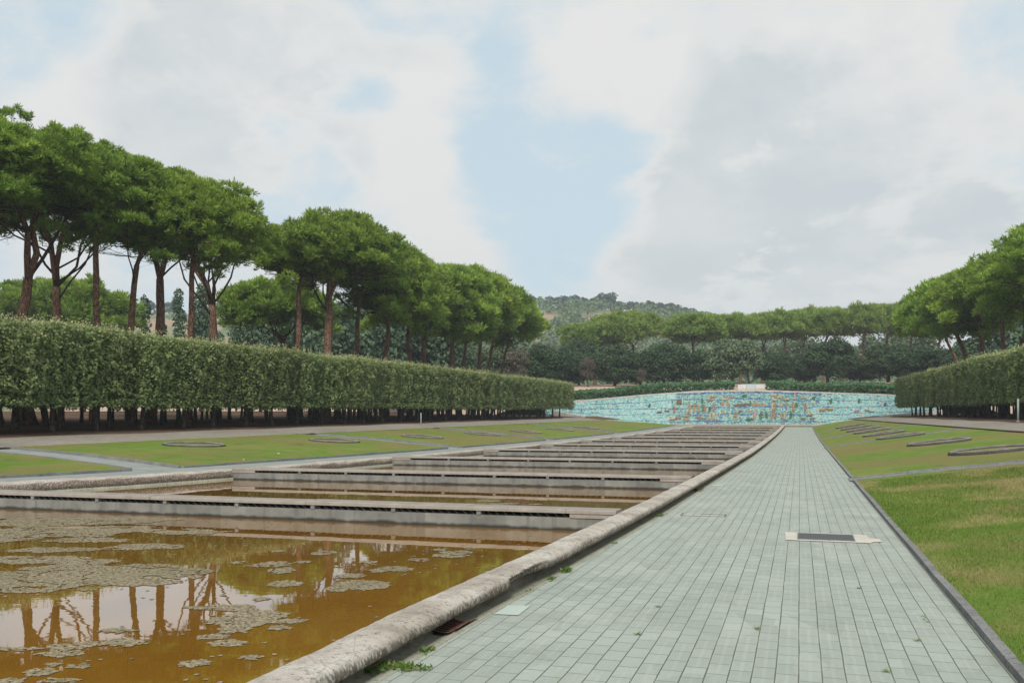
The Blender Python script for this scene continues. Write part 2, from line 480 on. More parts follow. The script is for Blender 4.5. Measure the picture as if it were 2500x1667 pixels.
M['copeL'] = mk_stone('pale_coping_stone', [(0.34, 0.295, 0.24), (0.43, 0.38, 0.325), (0.51, 0.46, 0.405)], 4.0, True, (0.14, 0.11, 0.08), 0.9, 0.02)
M['slab'] = mk_stone('weir_cap_granite', [(0.225, 0.200, 0.170), (0.275, 0.246, 0.213), (0.325, 0.295, 0.258)], 9.0, False, (0.20, 0.175, 0.15), 0.35, 0.008)
def mk_weir():
    t = NT('weir_concrete')
    n1 = t.noise(2.0, 5, 0.6); n2 = t.noise(30, 5, 0.7)
    st = t.noise(1.0, 5, 0.62, t.co((4.5, 4.5, 0.35)))
    c = t.ramp(n1, [(0.3, (0.120, 0.120, 0.106)), (0.5, (0.165, 0.163, 0.146)), (0.7, (0.215, 0.212, 0.190))])
    c = t.mix(t.m('MULTIPLY', t.rng(st, 0.52, 0.64), 0.62), c, (0.095, 0.10, 0.10))
    c = t.mix(t.m('MULTIPLY', t.rng(n2, 0.5, 0.72), 0.4), c, (0.14, 0.135, 0.12))
    # tide mark of black algae just over the water (attribute-free: object z is height over the water)
    z = t.sep()[2]
    zz = t.m('ADD', z, t.m('MULTIPLY', t.m('SUBTRACT', t.noise(3.0, 5, 0.6, t.co((1, 1, 0.3))), 0.5), 0.12))
    c = t.mix(t.rng(zz, 0.012, 0.065, 0.92, 0.0), c, (0.022, 0.022, 0.018))
    return t.done(c, 0.85, t.bump(n2, 0.3, 0.01), 0.25)
M['weir'] = mk_weir()
M['gutter'] = mk_stone('gutter_concrete', [(0.22, 0.222, 0.165), (0.285, 0.285, 0.22), (0.335, 0.335, 0.27)], 6.0, False, (0.10, 0.095, 0.07), 0.5, 0.008)
M['wallbase'] = mk_stone('dark_wall_base', [(0.10, 0.09, 0.066), (0.15, 0.135, 0.105), (0.21, 0.19, 0.15)], 6.0, False, (0.055, 0.048, 0.035), 0.6, 0.012)
M['kerb'] = mk_stone('grey_kerb_stone', [(0.15, 0.15, 0.145), (0.20, 0.20, 0.195), (0.25, 0.245, 0.235)], 6.0, False, (0.075, 0.07, 0.06), 0.5, 0.01)
M['ring'] = mk_stone('planter_ring_stone', [(0.15, 0.14, 0.12), (0.24, 0.22, 0.19), (0.33, 0.305, 0.265)], 9.0, True, (0.05, 0.045, 0.038), 1.0, 0.03)
M['strip'] = mk_stone('grey_strip_paving', [(0.21, 0.232, 0.212), (0.25, 0.275, 0.252), (0.30, 0.322, 0.295)], 4.0, False, (0.15, 0.16, 0.145), 0.4, 0.006)
M['screed'] = mk_stone('cream_screed', [(0.43, 0.40, 0.335), (0.50, 0.465, 0.395), (0.55, 0.52, 0.45)], 3.0, False, (0.40, 0.37, 0.31), 0.3, 0.004)
M['pale'] = mk_stone('pale_green_patch', [(0.37, 0.425, 0.375), (0.40, 0.455, 0.405), (0.43, 0.485, 0.43)], 2.0, False, (0.40, 0.46, 0.41), 0.2, 0.003)
M['sandwall'] = mk_stone('pale_rendered_wall', [(0.40, 0.36, 0.31), (0.50, 0.46, 0.40), (0.58, 0.545, 0.49)], 1.5, False, (0.22, 0.20, 0.17), 0.4, 0.02, 0.3)

def mk_plain(name, c, rough=0.6, metal=0.0, var=0.25, sc=12):
    t = NT(name)
    n = t.noise(sc, 5, 0.65)
    col = t.mix(t.rng(n, 0.35, 0.7), c, tuple(x * (1 - var) for x in c))
    return t.done(col, rough, t.bump(n, 0.15, 0.004), 0.3, metal)
M['black'] = mk_plain('shade_black', (0.006, 0.006, 0.006), 0.9)  # near-black colour standing in for the shade inside hollows
M['iron'] = mk_plain('rusty_iron', (0.17, 0.080, 0.058), 0.75, 0.2, 0.4, 25)
M['steel'] = mk_plain('dull_grey_bars', (0.13, 0.125, 0.11), 0.6, 0.4, 0.4, 30)
M['postmetal'] = mk_plain('pale_post_paint', (0.30, 0.33, 0.29), 0.5)
M['postdark'] = mk_plain('dark_post_paint', (0.03, 0.032, 0.03), 0.5)
M['paper'] = mk_plain('white_paper', (0.75, 0.75, 0.73), 0.7)

def mk_lid():
    t = NT('chequered_iron_lid')
    v = t.co((1, 1, 1), (0, 0, 0), (0, 0, PI / 4))
    s = t.sep(v)
    a = t.m('SINE', t.m('MULTIPLY', s[0], 2 * PI / 0.03)); b = t.m('SINE', t.m('MULTIPLY', s[1], 2 * PI / 0.03))
    k = t.rng(t.m('MULTIPLY', a, b), 0.0, 0.5)
    c = t.mix(k, (0.055, 0.058, 0.062), (0.115, 0.118, 0.125))
    return t.done(c, 0.6, t.bump(k, 0.5, 0.004), 0.4, 0.3)
M['lid'] = mk_lid()

def mk_lawn():
    t = NT('lawn_turf')
    n1 = t.noise(0.30, 5, 0.6); n2 = t.noise(1.5, 5, 0.62); n3 = t.noise(32, 4, 0.75); n4 = t.noise(0.11, 4, 0.55, t.co((1.6, 1, 1), (4, 9, 0)))
    n5 = t.noise(95, 2, 0.7)
    a = t.m('ADD', t.m('MULTIPLY', n1, 0.55), t.m('MULTIPLY', n2, 0.45))
    c = t.ramp(a, [(0.30, (0.090, 0.175, 0.022)), (0.46, (0.130, 0.220, 0.032)), (0.56, (0.190, 0.240, 0.050)), (0.67, (0.275, 0.248, 0.092))])
    c = t.mix(t.m('MULTIPLY', t.rng(t.m('ADD', n4, t.m('MULTIPLY', n2, 0.35)), 0.60, 0.76), 0.75), c, (0.235, 0.175, 0.078))
    c = t.mix(t.rng(n3, 0.40, 0.72, 0.0, 0.6), c, (0.060, 0.082, 0.016))
    c = t.mix(t.rng(n5, 0.55, 0.75, 0.0, 0.5), c, (0.22, 0.205, 0.08))
    c = t.mix(t.m('MULTIPLY', t.rng(t.noise(0.8, 6, 0.7, t.co((1, 1, 1), (31, 7, 0))), 0.60, 0.70), 0.7), c, (0.12, 0.078, 0.040))
    h = t.m('ADD', n3, t.m('MULTIPLY', n2, 0.6))
    return t.done(c, 0.95, t.bump(h, 0.7, 0.04), 0.08)
M['lawn'] = mk_lawn()

def mk_soil(name, stops, sc=1.0):
    t = NT(name)
    n1 = t.noise(0.25 * sc, 5, 0.6); n2 = t.noise(3.5 * sc, 5, 0.65); n3 = t.noise(28 * sc, 4, 0.75)
    a = t.m('ADD', t.m('MULTIPLY', n1, 0.5), t.m('MULTIPLY', n2, 0.5))
    c = t.ramp(a, stops)
    c = t.mix(t.rng(n3, 0.45, 0.7, 0.0, 0.6), c, tuple(x * 0.45 for x in stops[0][1]))
    return t.done(c, 0.95, t.bump(t.m('ADD', n3, n2), 0.6, 0.04), 0.1)
M['litter'] = mk_soil('leaf_litter', [(0.32, (0.075, 0.045, 0.028)), (0.5, (0.125, 0.075, 0.048)), (0.68, (0.19, 0.125, 0.085))])
M['sand'] = mk_soil('sandy_track', [(0.32, (0.205, 0.182, 0.145)), (0.5, (0.275, 0.250, 0.205)), (0.68, (0.345, 0.315, 0.265))])
M['bank'] = mk_soil('sandy_bank', [(0.32, (0.33, 0.245, 0.18)), (0.5, (0.46, 0.35, 0.265)), (0.68, (0.55, 0.44, 0.35))])
M['forecourt'] = mk_soil('forecourt_paving', [(0.32, (0.30, 0.275, 0.235)), (0.5, (0.38, 0.35, 0.305)), (0.68, (0.46, 0.43, 0.38))])
def mk_hill():
    t = NT('hillside')
    n1 = t.noise(0.016, 6, 0.62); n2 = t.noise(0.11, 5, 0.65)
    a = t.m('ADD', t.m('MULTIPLY', n1, 0.6), t.m('MULTIPLY', n2, 0.4))
    c = t.ramp(a, [(0.36, (0.085, 0.125, 0.055)), (0.46, (0.130, 0.165, 0.075)), (0.53, (0.24, 0.205, 0.120)), (0.60, (0.36, 0.225, 0.150))])
    return t.done(c, 0.95, None, 0.05)
M['hill'] = mk_hill()

def mk_water():
    t = NT('murky_brown_water')
    n = t.noise(0.5, 4, 0.55); n2 = t.noise(3.0, 4, 0.6, t.co((1, 1, 1)))
    c = t.ramp(n, [(0.35, (0.200, 0.090, 0.008)), (0.55, (0.245, 0.114, 0.011)), (0.7, (0.25, 0.135, 0.020))])
    rip = t.m('ADD', t.m('MULTIPLY', t.noise(1.4, 3, 0.5, t.co((1, 1.6, 1))), 1.0), t.m('MULTIPLY', n2, 0.12))
    nb = t.bump(rip, 0.05, 0.02)
    d = t.nd('ShaderNodeBsdfDiffuse'); t.put(d.inputs[0], c)
    g = t.nd('ShaderNodeBsdfGlossy'); g.inputs['Roughness'].default_value = 0.018; g.inputs[0].default_value = (0.98, 0.98, 0.98, 1)
    t.put(g.inputs['Normal'], nb)
    f = t.nd('ShaderNodeFresnel'); f.inputs['IOR'].default_value = 1.85
    x = t.nd('ShaderNodeMixShader'); t.put(x.inputs[0], t.m('SUBTRACT', 1.0, t.m('POWER', t.m('SUBTRACT', 1.0, f.outputs[0]), 1.40)))
    t.nt.links.new(d.outputs[0], x.inputs[1]); t.nt.links.new(g.outputs[0], x.inputs[2])
    t.nt.links.new(x.outputs[0], t.out.inputs[0])
    return t.mat
M['water'] = mk_water()
def mk_algae():
    t = NT('floating_algae')
    n = t.noise(26, 4, 0.75); n2 = t.noise(1.2, 3); n3 = t.voro(60, out='Distance')
    c = t.ramp(n, [(0.36, (0.085, 0.064, 0.030)), (0.48, (0.215, 0.175, 0.105)), (0.62, (0.38, 0.325, 0.215))])
    c = t.mix(t.rng(n2, 0.45, 0.7, 0.0, 0.4), c, (0.14, 0.13, 0.06))
    return t.done(c, 0.75, t.bump(t.m('ADD', n, n3), 0.6, 0.01), 0.3)
M['algae'] = mk_algae()

def mk_mosaic(name, stops, scale=6.5, big=None):
    t = NT(name)
    vc = t.voro(scale, t.co((1, 1, 1.25)), out='Color')
    s = t.nd('ShaderNodeSeparateColor'); t.put(s.inputs[0], vc)
    n = t.noise(0.32, 4, 0.6); n2 = t.noise(1.2, 4, 0.65)
    f = t.m('ADD', t.m('MULTIPLY', s.outputs[0], 0.60), t.m('MULTIPLY', t.m('ADD', n, n2), 0.5))
    c = t.ramp(t.rng(f, 0.42, 1.02, 0, 1, False), stops)
    # scattered odd tesserae: terracotta, white, dark blue
    odd = t.rng(s.outputs[1], 0.945, 0.95)
    oc = t.ramp(s.outputs[2], [(0, (0.35, 0.13, 0.06)), (0.4, (0.05, 0.07, 0.20)), (0.7, (0.55, 0.50, 0.30)), (1, (0.08, 0.22, 0.08))], 'CONSTANT')
    c = t.mix(odd, c, oc)
    e = t.voro(scale, t.co((1, 1, 1.25)), 'DISTANCE_TO_EDGE', out='Distance')
    c = t.mix(t.rng(e, 0.0, 0.07, 0.55, 0.0), c, (0.10, 0.14, 0.14))
    return t.done(c, 0.4, t.bump(e, 0.4, 0.02), 0.4)
M['mos'] = mk_mosaic('turquoise_mosaic', [(0, (0.07, 0.14, 0.24)), (0.12, (0.12, 0.30, 0.26)), (0.30, (0.20, 0.41, 0.385)), (0.62, (0.27, 0.49, 0.475)), (1, (0.42, 0.58, 0.51))])
M['mosmid'] = mk_mosaic('green_blue_mosaic', [(0, (0.05, 0.075, 0.21)), (0.16, (0.08, 0.16, 0.29)), (0.38, (0.10, 0.28, 0.22)), (0.65, (0.17, 0.39, 0.34)), (1, (0.37, 0.50, 0.40))])
M['mosblue'] = mk_mosaic('deep_blue_mosaic', [(0, (0.035, 0.05, 0.15)), (0.4, (0.06, 0.10, 0.25)), (0.75, (0.11, 0.21, 0.34)), (1, (0.20, 0.36, 0.41))])
def mk_fig(name, c):
    t = NT(name)
    v = t.voro(9, out='Color')
    s = t.nd('ShaderNodeSeparateColor'); t.put(s.inputs[0], v)
    col = t.mix(t.m('MULTIPLY', s.outputs[0], 0.8), c, tuple(x * 0.45 for x in c))
    return t.done(col, 0.5, None, 0.4)
M['ochre'] = mk_fig('ochre_tesserae', (0.40, 0.26, 0.125))
M['terra'] = mk_fig('terracotta_tesserae', (0.38, 0.20, 0.13))
M['buff'] = mk_fig('buff_tesserae', (0.50, 0.40, 0.26))
M['darkfig'] = mk_fig('dark_brown_tesserae', (0.17, 0.12, 0.09))
M['greenfig'] = mk_fig('green_tesserae', (0.085, 0.20, 0.10))
M['pinkfig'] = mk_fig('rose_tesserae', (0.50, 0.27, 0.26))
# ------------------------------------------------------------------ the lie of the land
AX = -8.1                         # axis of the water stair
def zp(y):
    y = np.asarray(y, float)
    return 1.6e-4 * np.maximum(0, np.minimum(y, 112) - 45) ** 2
def hw(y):
    return 20.5 - (np.clip(y, -25, 112) - 28) * 3.5 / 72
def xpl(y): return np.interp(y, [-6, 5.2, 6.7, 9.3, 12.7, 15.8, 22.3, 29.4, 39.3, 61, 92, 110], [-2.52, -2.42, -2.40, -2.30, -2.19, -2.105, -2.0, -1.89, -1.76, -1.69, -1.52, -1.42])
def xl(y): return np.interp(y, [-6, 8, 15.8, 18.6, 22.9, 31.7, 40, 50, 60, 75, 93, 110], [-20.5, -18.6, -16.75, -15.75, -14.8, -13.9, -13.4, -13.1, -12.8, -12.3, -11.5, -10.9])
XKERB = 1.25
def zoutL(y): return np.maximum(0.55, 0.62 + (np.asarray(y, float) - 30) * 0.009)
def zoutR(y): return np.maximum(0.80, 0.95 + (np.asarray(y, float) - 30) * 0.006)
def lawnL(y): return xl(y) - 2.35, AX - (hw(y) - 2.9)
def lawnR(y): return np.full_like(np.asarray(y, float), XKERB + 0.085), AX + (hw(y) - 2.9)
def zlawn(x, y, left):
    if left:
        a, b = lawnL(y); za, zb = 0.13 + zp(y), zoutL(y)
    else:
        a, b = lawnR(y); za, zb = 0.032 + zp(y), zoutR(y)
    t = np.clip((x - a) / (b - a), 0, 1)
    return za + (zb - za) * t + 0.05 * np.sin(np.pi * t)
def zside(o, y, left):
    """ground o metres outside the lawn's outer edge"""
    z0 = zoutL(y) if left else zoutR(y)
    return z0 + 0.115 * np.minimum(o, 3.0) + 0.02 * np.clip(o - 3, 0, 40)
def hedge_foot(y, row, left):
    o = 3.8 + row * 2.7
    x = AX + (-1 if left else 1) * (hw(y) + (0.9 if left else 1.7) + row * 2.7)
    return float(x), float(zside(o, y, left))

EXC = (-8.1, 88.0); EXR = 34.0; EXA = R(43)
def ex_zb(a):
    q = np.clip((np.abs(a) - R(14)) / R(29), 0, 1)
    return 0.72 + 1.35 * q ** 1.5
def ex_zt(a):
    return np.interp(np.degrees(a), [-43, -34, -20, -8, 0, 4, 14, 30, 43], [3.35, 3.75, 4.55, 5.05, 5.12, 5.10, 4.85, 4.35, 3.75])
def pol(r, a): return EXC[0] + r * math.sin(a), EXC[1] + r * math.cos(a)

def build_terrain():
    ys = np.concatenate([np.arange(-30, 20, 5.0), np.arange(20, 114.1, 2.0)])
    off = np.array([-0.4, 0, 1, 2, 3, 5, 8, 12, 20, 35, 60, 120, 260, 600.0])
    for left in (True, False):
        P = np.zeros((len(ys), len(off), 3))
        for i, y in enumerate(ys):
            e = float(hw(y)) - 2.9
            P[i, :, 0] = AX + (-1 if left else 1) * (e + off)
            P[i, :, 1] = y
            P[i, :, 2] = zside(np.maximum(off, 0), y, left) + np.where(off > 2.5, 0.10 * (fbm(off * 0.6 + 3, np.full(len(off), y * 0.4), 5 + left) - 0.5), 0)
        if left: P = P[:, ::-1]
        tag(grid_mesh('litter_ground', P, M['litter']), kind='structure')
    # everything farther out: fields to the horizon, well under the garden
    V = []; F = []
    xs = [-1400, -600, 600, 1400]; yy = [-1400, -32, 130, 1400]
    V = [(x, y, -0.9) for y in yy for x in xs]
    F = [(r * 4 + c, r * 4 + c + 1, (r + 1) * 4 + c + 1, (r + 1) * 4 + c) for r in range(3) for c in range(3)]
    b = MB(); b.add(V, F); tag(b.build('ground', M['litter']), kind='structure')
    # terrace behind the mosaic, polar about the exedra's centre
    aa = np.radians(np.linspace(-95, 95, 96)); rr = EXR + np.array([0.45, 1.5, 3, 5, 8, 12, 20, 40, 80, 200, 500])
    P = np.zeros((len(aa), len(rr), 3))
    for i, a in enumerate(aa):
        fall = np.clip((abs(a) - R(43)) / R(24), 0, 1); fall = fall * fall * (3 - 2 * fall)
        q = (rr - EXR)
        z = np.interp(q, [0, 0.9, 3, 6, 12, 40, 80, 200, 500], [ex_zt(np.clip(a, -EXA, EXA)) - 0.15, ex_zt(np.clip(a, -EXA, EXA)) - 0.1, 5.2, 5.75, 6.1, 7.4, 8, 10, 10])
        z = z * (1 - fall) + (0.6 + 0.006 * q) * fall + 0.15 * (fbm(q * 0.25, np.full(len(q), a * 9), 3) - 0.5)
        P[i, :, 0] = EXC[0] + rr * math.sin(a); P[i, :, 1] = EXC[1] + rr * math.cos(a); P[i, :, 2] = z
    tag(grid_mesh('terrace_ground', P[::-1], M['bank']), kind='structure')
    # forecourt between the head of the stair and the mosaic
    ss = np.linspace(-1, 1, 49); tt = np.linspace(0, 1, 9)
    P = np.zeros((len(tt), len(ss), 3))
    for j, s in enumerate(ss):
        xb = AX + 14.8 * s; yb = 103.6
        zb_ = float(np.interp(abs(s), [0, 0.28, 0.62, 1], [0.56, 0.56, 0.60, 1.22])) + 0.012
        xa, ya = pol(EXR - 0.3, s * EXA); za = float(ex_zb(s * EXA)) + 0.0
        for i, t in enumerate(tt):
            P[i, j] = (xb + (xa - xb) * t, yb + (ya - yb) * t, zb_ + (za - zb_) * t ** 1.3)
    tag(grid_mesh('forecourt', P, M['forecourt']), kind='structure')

def strip(name, ys, fa, fb, mat, n=1):
    """fa(y), fb(y) -> (x,z) of both edges"""
    P = np.zeros((len(ys), n + 1, 3))
    for i, y in enumerate(ys):
        a, b = fa(y), fb(y)
        for k in range(n + 1):
            t = k / n
            P[i, k] = (a[0] + (b[0] - a[0]) * t, y, a[1] + (b[1] - a[1]) * t)
    return grid_mesh(name, P, mat)
YN = np.concatenate([np.arange(-3, 30, 0.5), np.arange(30, 104.6, 1.5)])

LAWN_GAPS = {True: [(21.6, 1.7), (40.5, 1.6), (56.0, 1.6), (75.0, 1.6)], False: [(24.6, 1.0), (49.5, 1.0), (64.0, 1.0), (79.0, 1.0)]}
LSHEAR = {True: 2.0, False: 1.1}
def build_flats():
    tag(strip('path', YN, lambda y: (float(xpl(y)), float(zp(y))), lambda y: (XKERB + 0.03, float(zp(y))), M['path'], 6), kind='structure')
    # gutter channel between wall and walk
    prof = [(-0.30, -0.016), (-0.22, -0.030), (-0.14, -0.034), (-0.085, -0.018), (-0.055, -0.004), (-0.05, 0.006), (0.0, 0.008), (0.004, -0.01)]
    P = np.zeros((len(YN), len(prof), 3))
    for i, y in enumerate(YN):
        for k, (dx, z) in enumerate(prof): P[i, k] = (float(xpl(y)) + dx, y, float(zp(y)) + z)
    tag(grid_mesh('gutter', P, M['gutter']), kind='structure')
    tag(strip('side_path', YN, lambda y: (float(xl(y)) - 2.45, 0.12 + float(zp(y))), lambda y: (float(xl(y)) - 0.50, 0.13 + float(zp(y))), M['strip'], 2), kind='structure')
    for left in (True, False):
        fz = zoutL if left else zoutR
        sg = -1 if left else 1
        ys = np.arange(-8, 104.1, 2.0)
        wid = lambda y: 2.15 + 0.12 * math.sin(y * 0.7) + (0.8 if y > 97 else 0)
        a = lambda y: (AX + sg * (float(hw(y)) - 2.9 - 0.15), float(zside(0, y, left)) + 0.012)
        b = lambda y: (AX + sg * (float(hw(y)) - 2.9 + wid(y)), float(zside(wid(y), y, left)) + 0.012)
        P = strip('sandy_track', ys, b if left else a, a if left else b, M['sand'], 4)
        tag(P, kind='structure')
        # lawns between the cross paths, each framed by its kerb
        lw = lawnL if left else lawnR
        gaps = LAWN_GAPS[left]; sh = LSHEAR[left]
        starts = [-6.0] + [g + w / 2 for g, w in gaps]; ends = [g - w / 2 for g, w in gaps] + [104.0]
        names = ['nearest', 'second', 'third', 'fourth', 'farthest']
        for q, (y0, y1) in enumerate(zip(starts, ends)):
            nr = max(6, int((y1 - y0) / 0.8)); nc = 14
            P = np.zeros((nr, nc, 3))
            for i in range(nr):
                for k in range(nc):
                    t = k / (nc - 1); s = i / (nr - 1)
                    y = y0 + (y1 - y0) * s + (sh * t if y1 < 100 or i < nr - 1 else 0)
                    y = min(y, 104.0)
                    e0, e1 = lw(y)
                    x = float(e0 + (e1 - e0) * t)
                    P[i, k] = (x, y, float(zlawn(x, y, left)) + (0.05 if left else 0.012) * (1 - 0.6 * t) + 0.03 * (float(fbm(np.array([x * 0.7]), np.array([y * 0.7]), 8)[0]) - 0.5))
            if left: P = P[:, ::-1]
            tag(grid_mesh('lawn', P, M['lawn']), kind='structure')
            if left: P = P[:, ::-1]
            kb = MB()
            def kerb_run(pts, w, up):
                # a run of kerb stones following pts; w offsets to the outside
                for m_ in range(len(pts) - 1):
                    p, r_ = Vector(pts[m_]), Vector(pts[m_ + 1])
                    t_ = (r_ - p); L_ = t_.length
                    if L_ < 0.02: continue
                    t_.normalize(); nrm = Vector((t_.y, -t_.x, 0)) * w
                    g = min(0.006, L_ * 0.05)
                    p2 = p + t_ * g; r2 = r_ - t_ * g
                    zz = Vector((0, 0, up)); dn = Vector((0, 0, -0.16))
                    kb.add([p2 + dn, p2 + nrm + dn, r2 + nrm + dn, r2 + dn, p2 + zz, p2 + nrm + zz, r2 + nrm + zz, r2 + zz],
                           [(0, 3, 2, 1), (4, 5, 6, 7), (0, 1, 5, 4), (1, 2, 6, 5), (2, 3, 7, 6), (3, 0, 4, 7)] if w > 0 else
                           [(0, 1, 2, 3), (4, 7, 6, 5), (0, 4, 5, 1), (1, 5, 6, 2), (2, 6, 7, 3), (3, 7, 4, 0)])
            inner = [tuple(P[i, 0]) for i in range(nr)]
            kerb_run(inner, -0.075 if not left else 0.10, 0.012)
            if q > 0: kerb_run([tuple(P[0, k]) for k in range(nc)], 0.09 if left is False else -0.09, 0.02)
            if q < 4: kerb_run([tuple(P[-1, k]) for k in range(nc)], -0.09 if left is False else 0.09, 0.02)
            tag(kb.build('lawn_kerb', M['kerb']), 'grey stone kerb edging the %s lawn %s' % (names[q], 'between the water basins and the left hedge' if left else 'on the right of the paved walk'), 'kerb')
        for q, (g, w) in enumerate(gaps):
            e0, e1 = [float(v) for v in lw(g)]
            n = 8; P = np.zeros((2, n + 1, 3))
            for k in range(n + 1):
                t = k / n
                for i, dy in enumerate((-w / 2 - 0.05, w / 2 + 0.05)):
                    y = g + dy + sh * t; x0, x1 = [float(v) for v in lw(y)]
                    x = x0 + (x1 - x0) * t + (sg * -0.15 if k == 0 else 0)
                    P[i, k] = (x, y, float(zlawn(x, y, left)) - 0.028 + (0.015 if not left else 0))
            tag(grid_mesh('cross_path', P if not left else P[:, ::-1], M['strip'] if left else M['kerb']), kind='structure')

# ------------------------------------------------------------------ walls of the basins
def sweep(b, ys, fx, prof, jit=0.0, seed=0, closed=True, mi=0, zoff=None):
    rng_ = np.random.RandomState(seed)
    n = len(prof); V = []; F = []
    ys = np.asarray(ys)
    for k, (dx, z) in enumerate(prof):
        pass
    pr = np.array(prof)
    PX = fx(ys)[:, None] + pr[None, :, 0]; PZ = (zoff(ys) if zoff else zp(ys))[:, None] + pr[None, :, 1]
    PY = np.repeat(ys[:, None], n, 1)
    if jit:
        kk = np.arange(n)[None, :] * 3.7
        top = (pr[None, :, 1] > 0.06)
        PX = PX + top * jit * ((fbm(PY * 2.2 + 40, kk + 0 * PY, seed, 4) - 0.5) * 1.7 + (fbm(PY * 9 + 40, kk + 0 * PY, seed + 5, 3) - 0.5) * 0.9)
        PZ = PZ + top * jit * ((fbm(PY * 2.2 + 90, kk + 0 * PY, seed + 9, 4) - 0.5) * 1.2 + (fbm(PY * 9 + 40, kk + 0 * PY, seed + 6, 3) - 0.5) * 0.8)
    V = np.stack([PX, PY, PZ], -1).reshape(-1, 3).tolist()
    for i in range(len(ys) - 1):
        for k in range(n if closed else n - 1):
            k2 = (k + 1) % n
            F.append((i * n + k, i * n + k2, (i + 1) * n + k2, (i + 1) * n + k))
    if closed:
        F.append(tuple(reversed(range(n)))); F.append(tuple((len(ys) - 1) * n + k for k in range(n)))
    b.add(V, F, mi, True)

def build_walls():
    ysn = np.concatenate([np.arange(2.5, 14, 0.07), np.arange(14, 30, 0.15), np.arange(30, 104.2, 0.6)])
    t = empty('basin_wall', (0, 0, 0), 0, 'low weathered stone wall with rounded coping between paved walk and pools', 'wall')
    b = MB()
    cop = [(-0.135, 0.088), (-0.108, 0.112), (-0.102, 0.135), (-0.110, 0.160), (-0.130, 0.182), (-0.165, 0.197), (-0.22, 0.204), (-0.29, 0.204),
           (-0.36, 0.203), (-0.42, 0.196), (-0.452, 0.178), (-0.468, 0.145), (-0.468, 0.095), (-0.40, 0.090), (-0.22, 0.090)]
    cop = [(dx, z - 0.028) for dx, z in cop]
    sweep(b, ysn, xpl, cop, 0.013, 3)
    # the lip has broken away for about a metre
    V = b.v
    for i, p in enumerate(V):
        x, y, z = p
        e = float(xpl(y))
        if 7.75 < y < 9.0 and x > e - 0.20 and z < 0.147 + float(zp(y)):
            depth = 0.045 * (0.5 + fbm(np.array([y * 5.0]), np.array([3.0]), 4)[0]) * min(1, (y - 7.75) / 0.1, (9.0 - y) / 0.5)
            V[i] = (x - depth, y, z + depth * 0.55)
    b.build('coping', M['cope'], t)
    b = MB(); sweep(b, ysn[::3], xpl, [(-0.235, -0.12), (-0.225, 0.066), (-0.45, 0.066), (-0.45, -0.9), (-0.235, -0.9)], 0.0, 4)
    b.build('base', M['wallbase'], t)
    t = empty('basin_wall', (0, 0, 0), 0, 'pale pitted stone wall along the far left side of the pools', 'wall')
    ysl = np.concatenate([np.arange(9, 30, 0.14), np.arange(30, 104.2, 0.6)])
    b = MB()
    cop = [(0.0, -0.07), (0.005, 0.04), (-0.004, 0.09), (-0.03, 0.125), (-0.08, 0.145), (-0.2, 0.152), (-0.4, 0.15), (-0.53, 0.145), (-0.55, 0.10), (-0.55, -0.07)]
    sweep(b, ysl, xl, cop, 0.05, 8)
    b.build('coping', M['copeL'], t)
    b = MB(); sweep(b, ysl[::2], xl, [(0.035, -0.85), (0.035, -0.072), (-0.5, -0.072), (-0.5, -0.85)], 0.0, 9)
    b.build('base', M['gutter'], t)

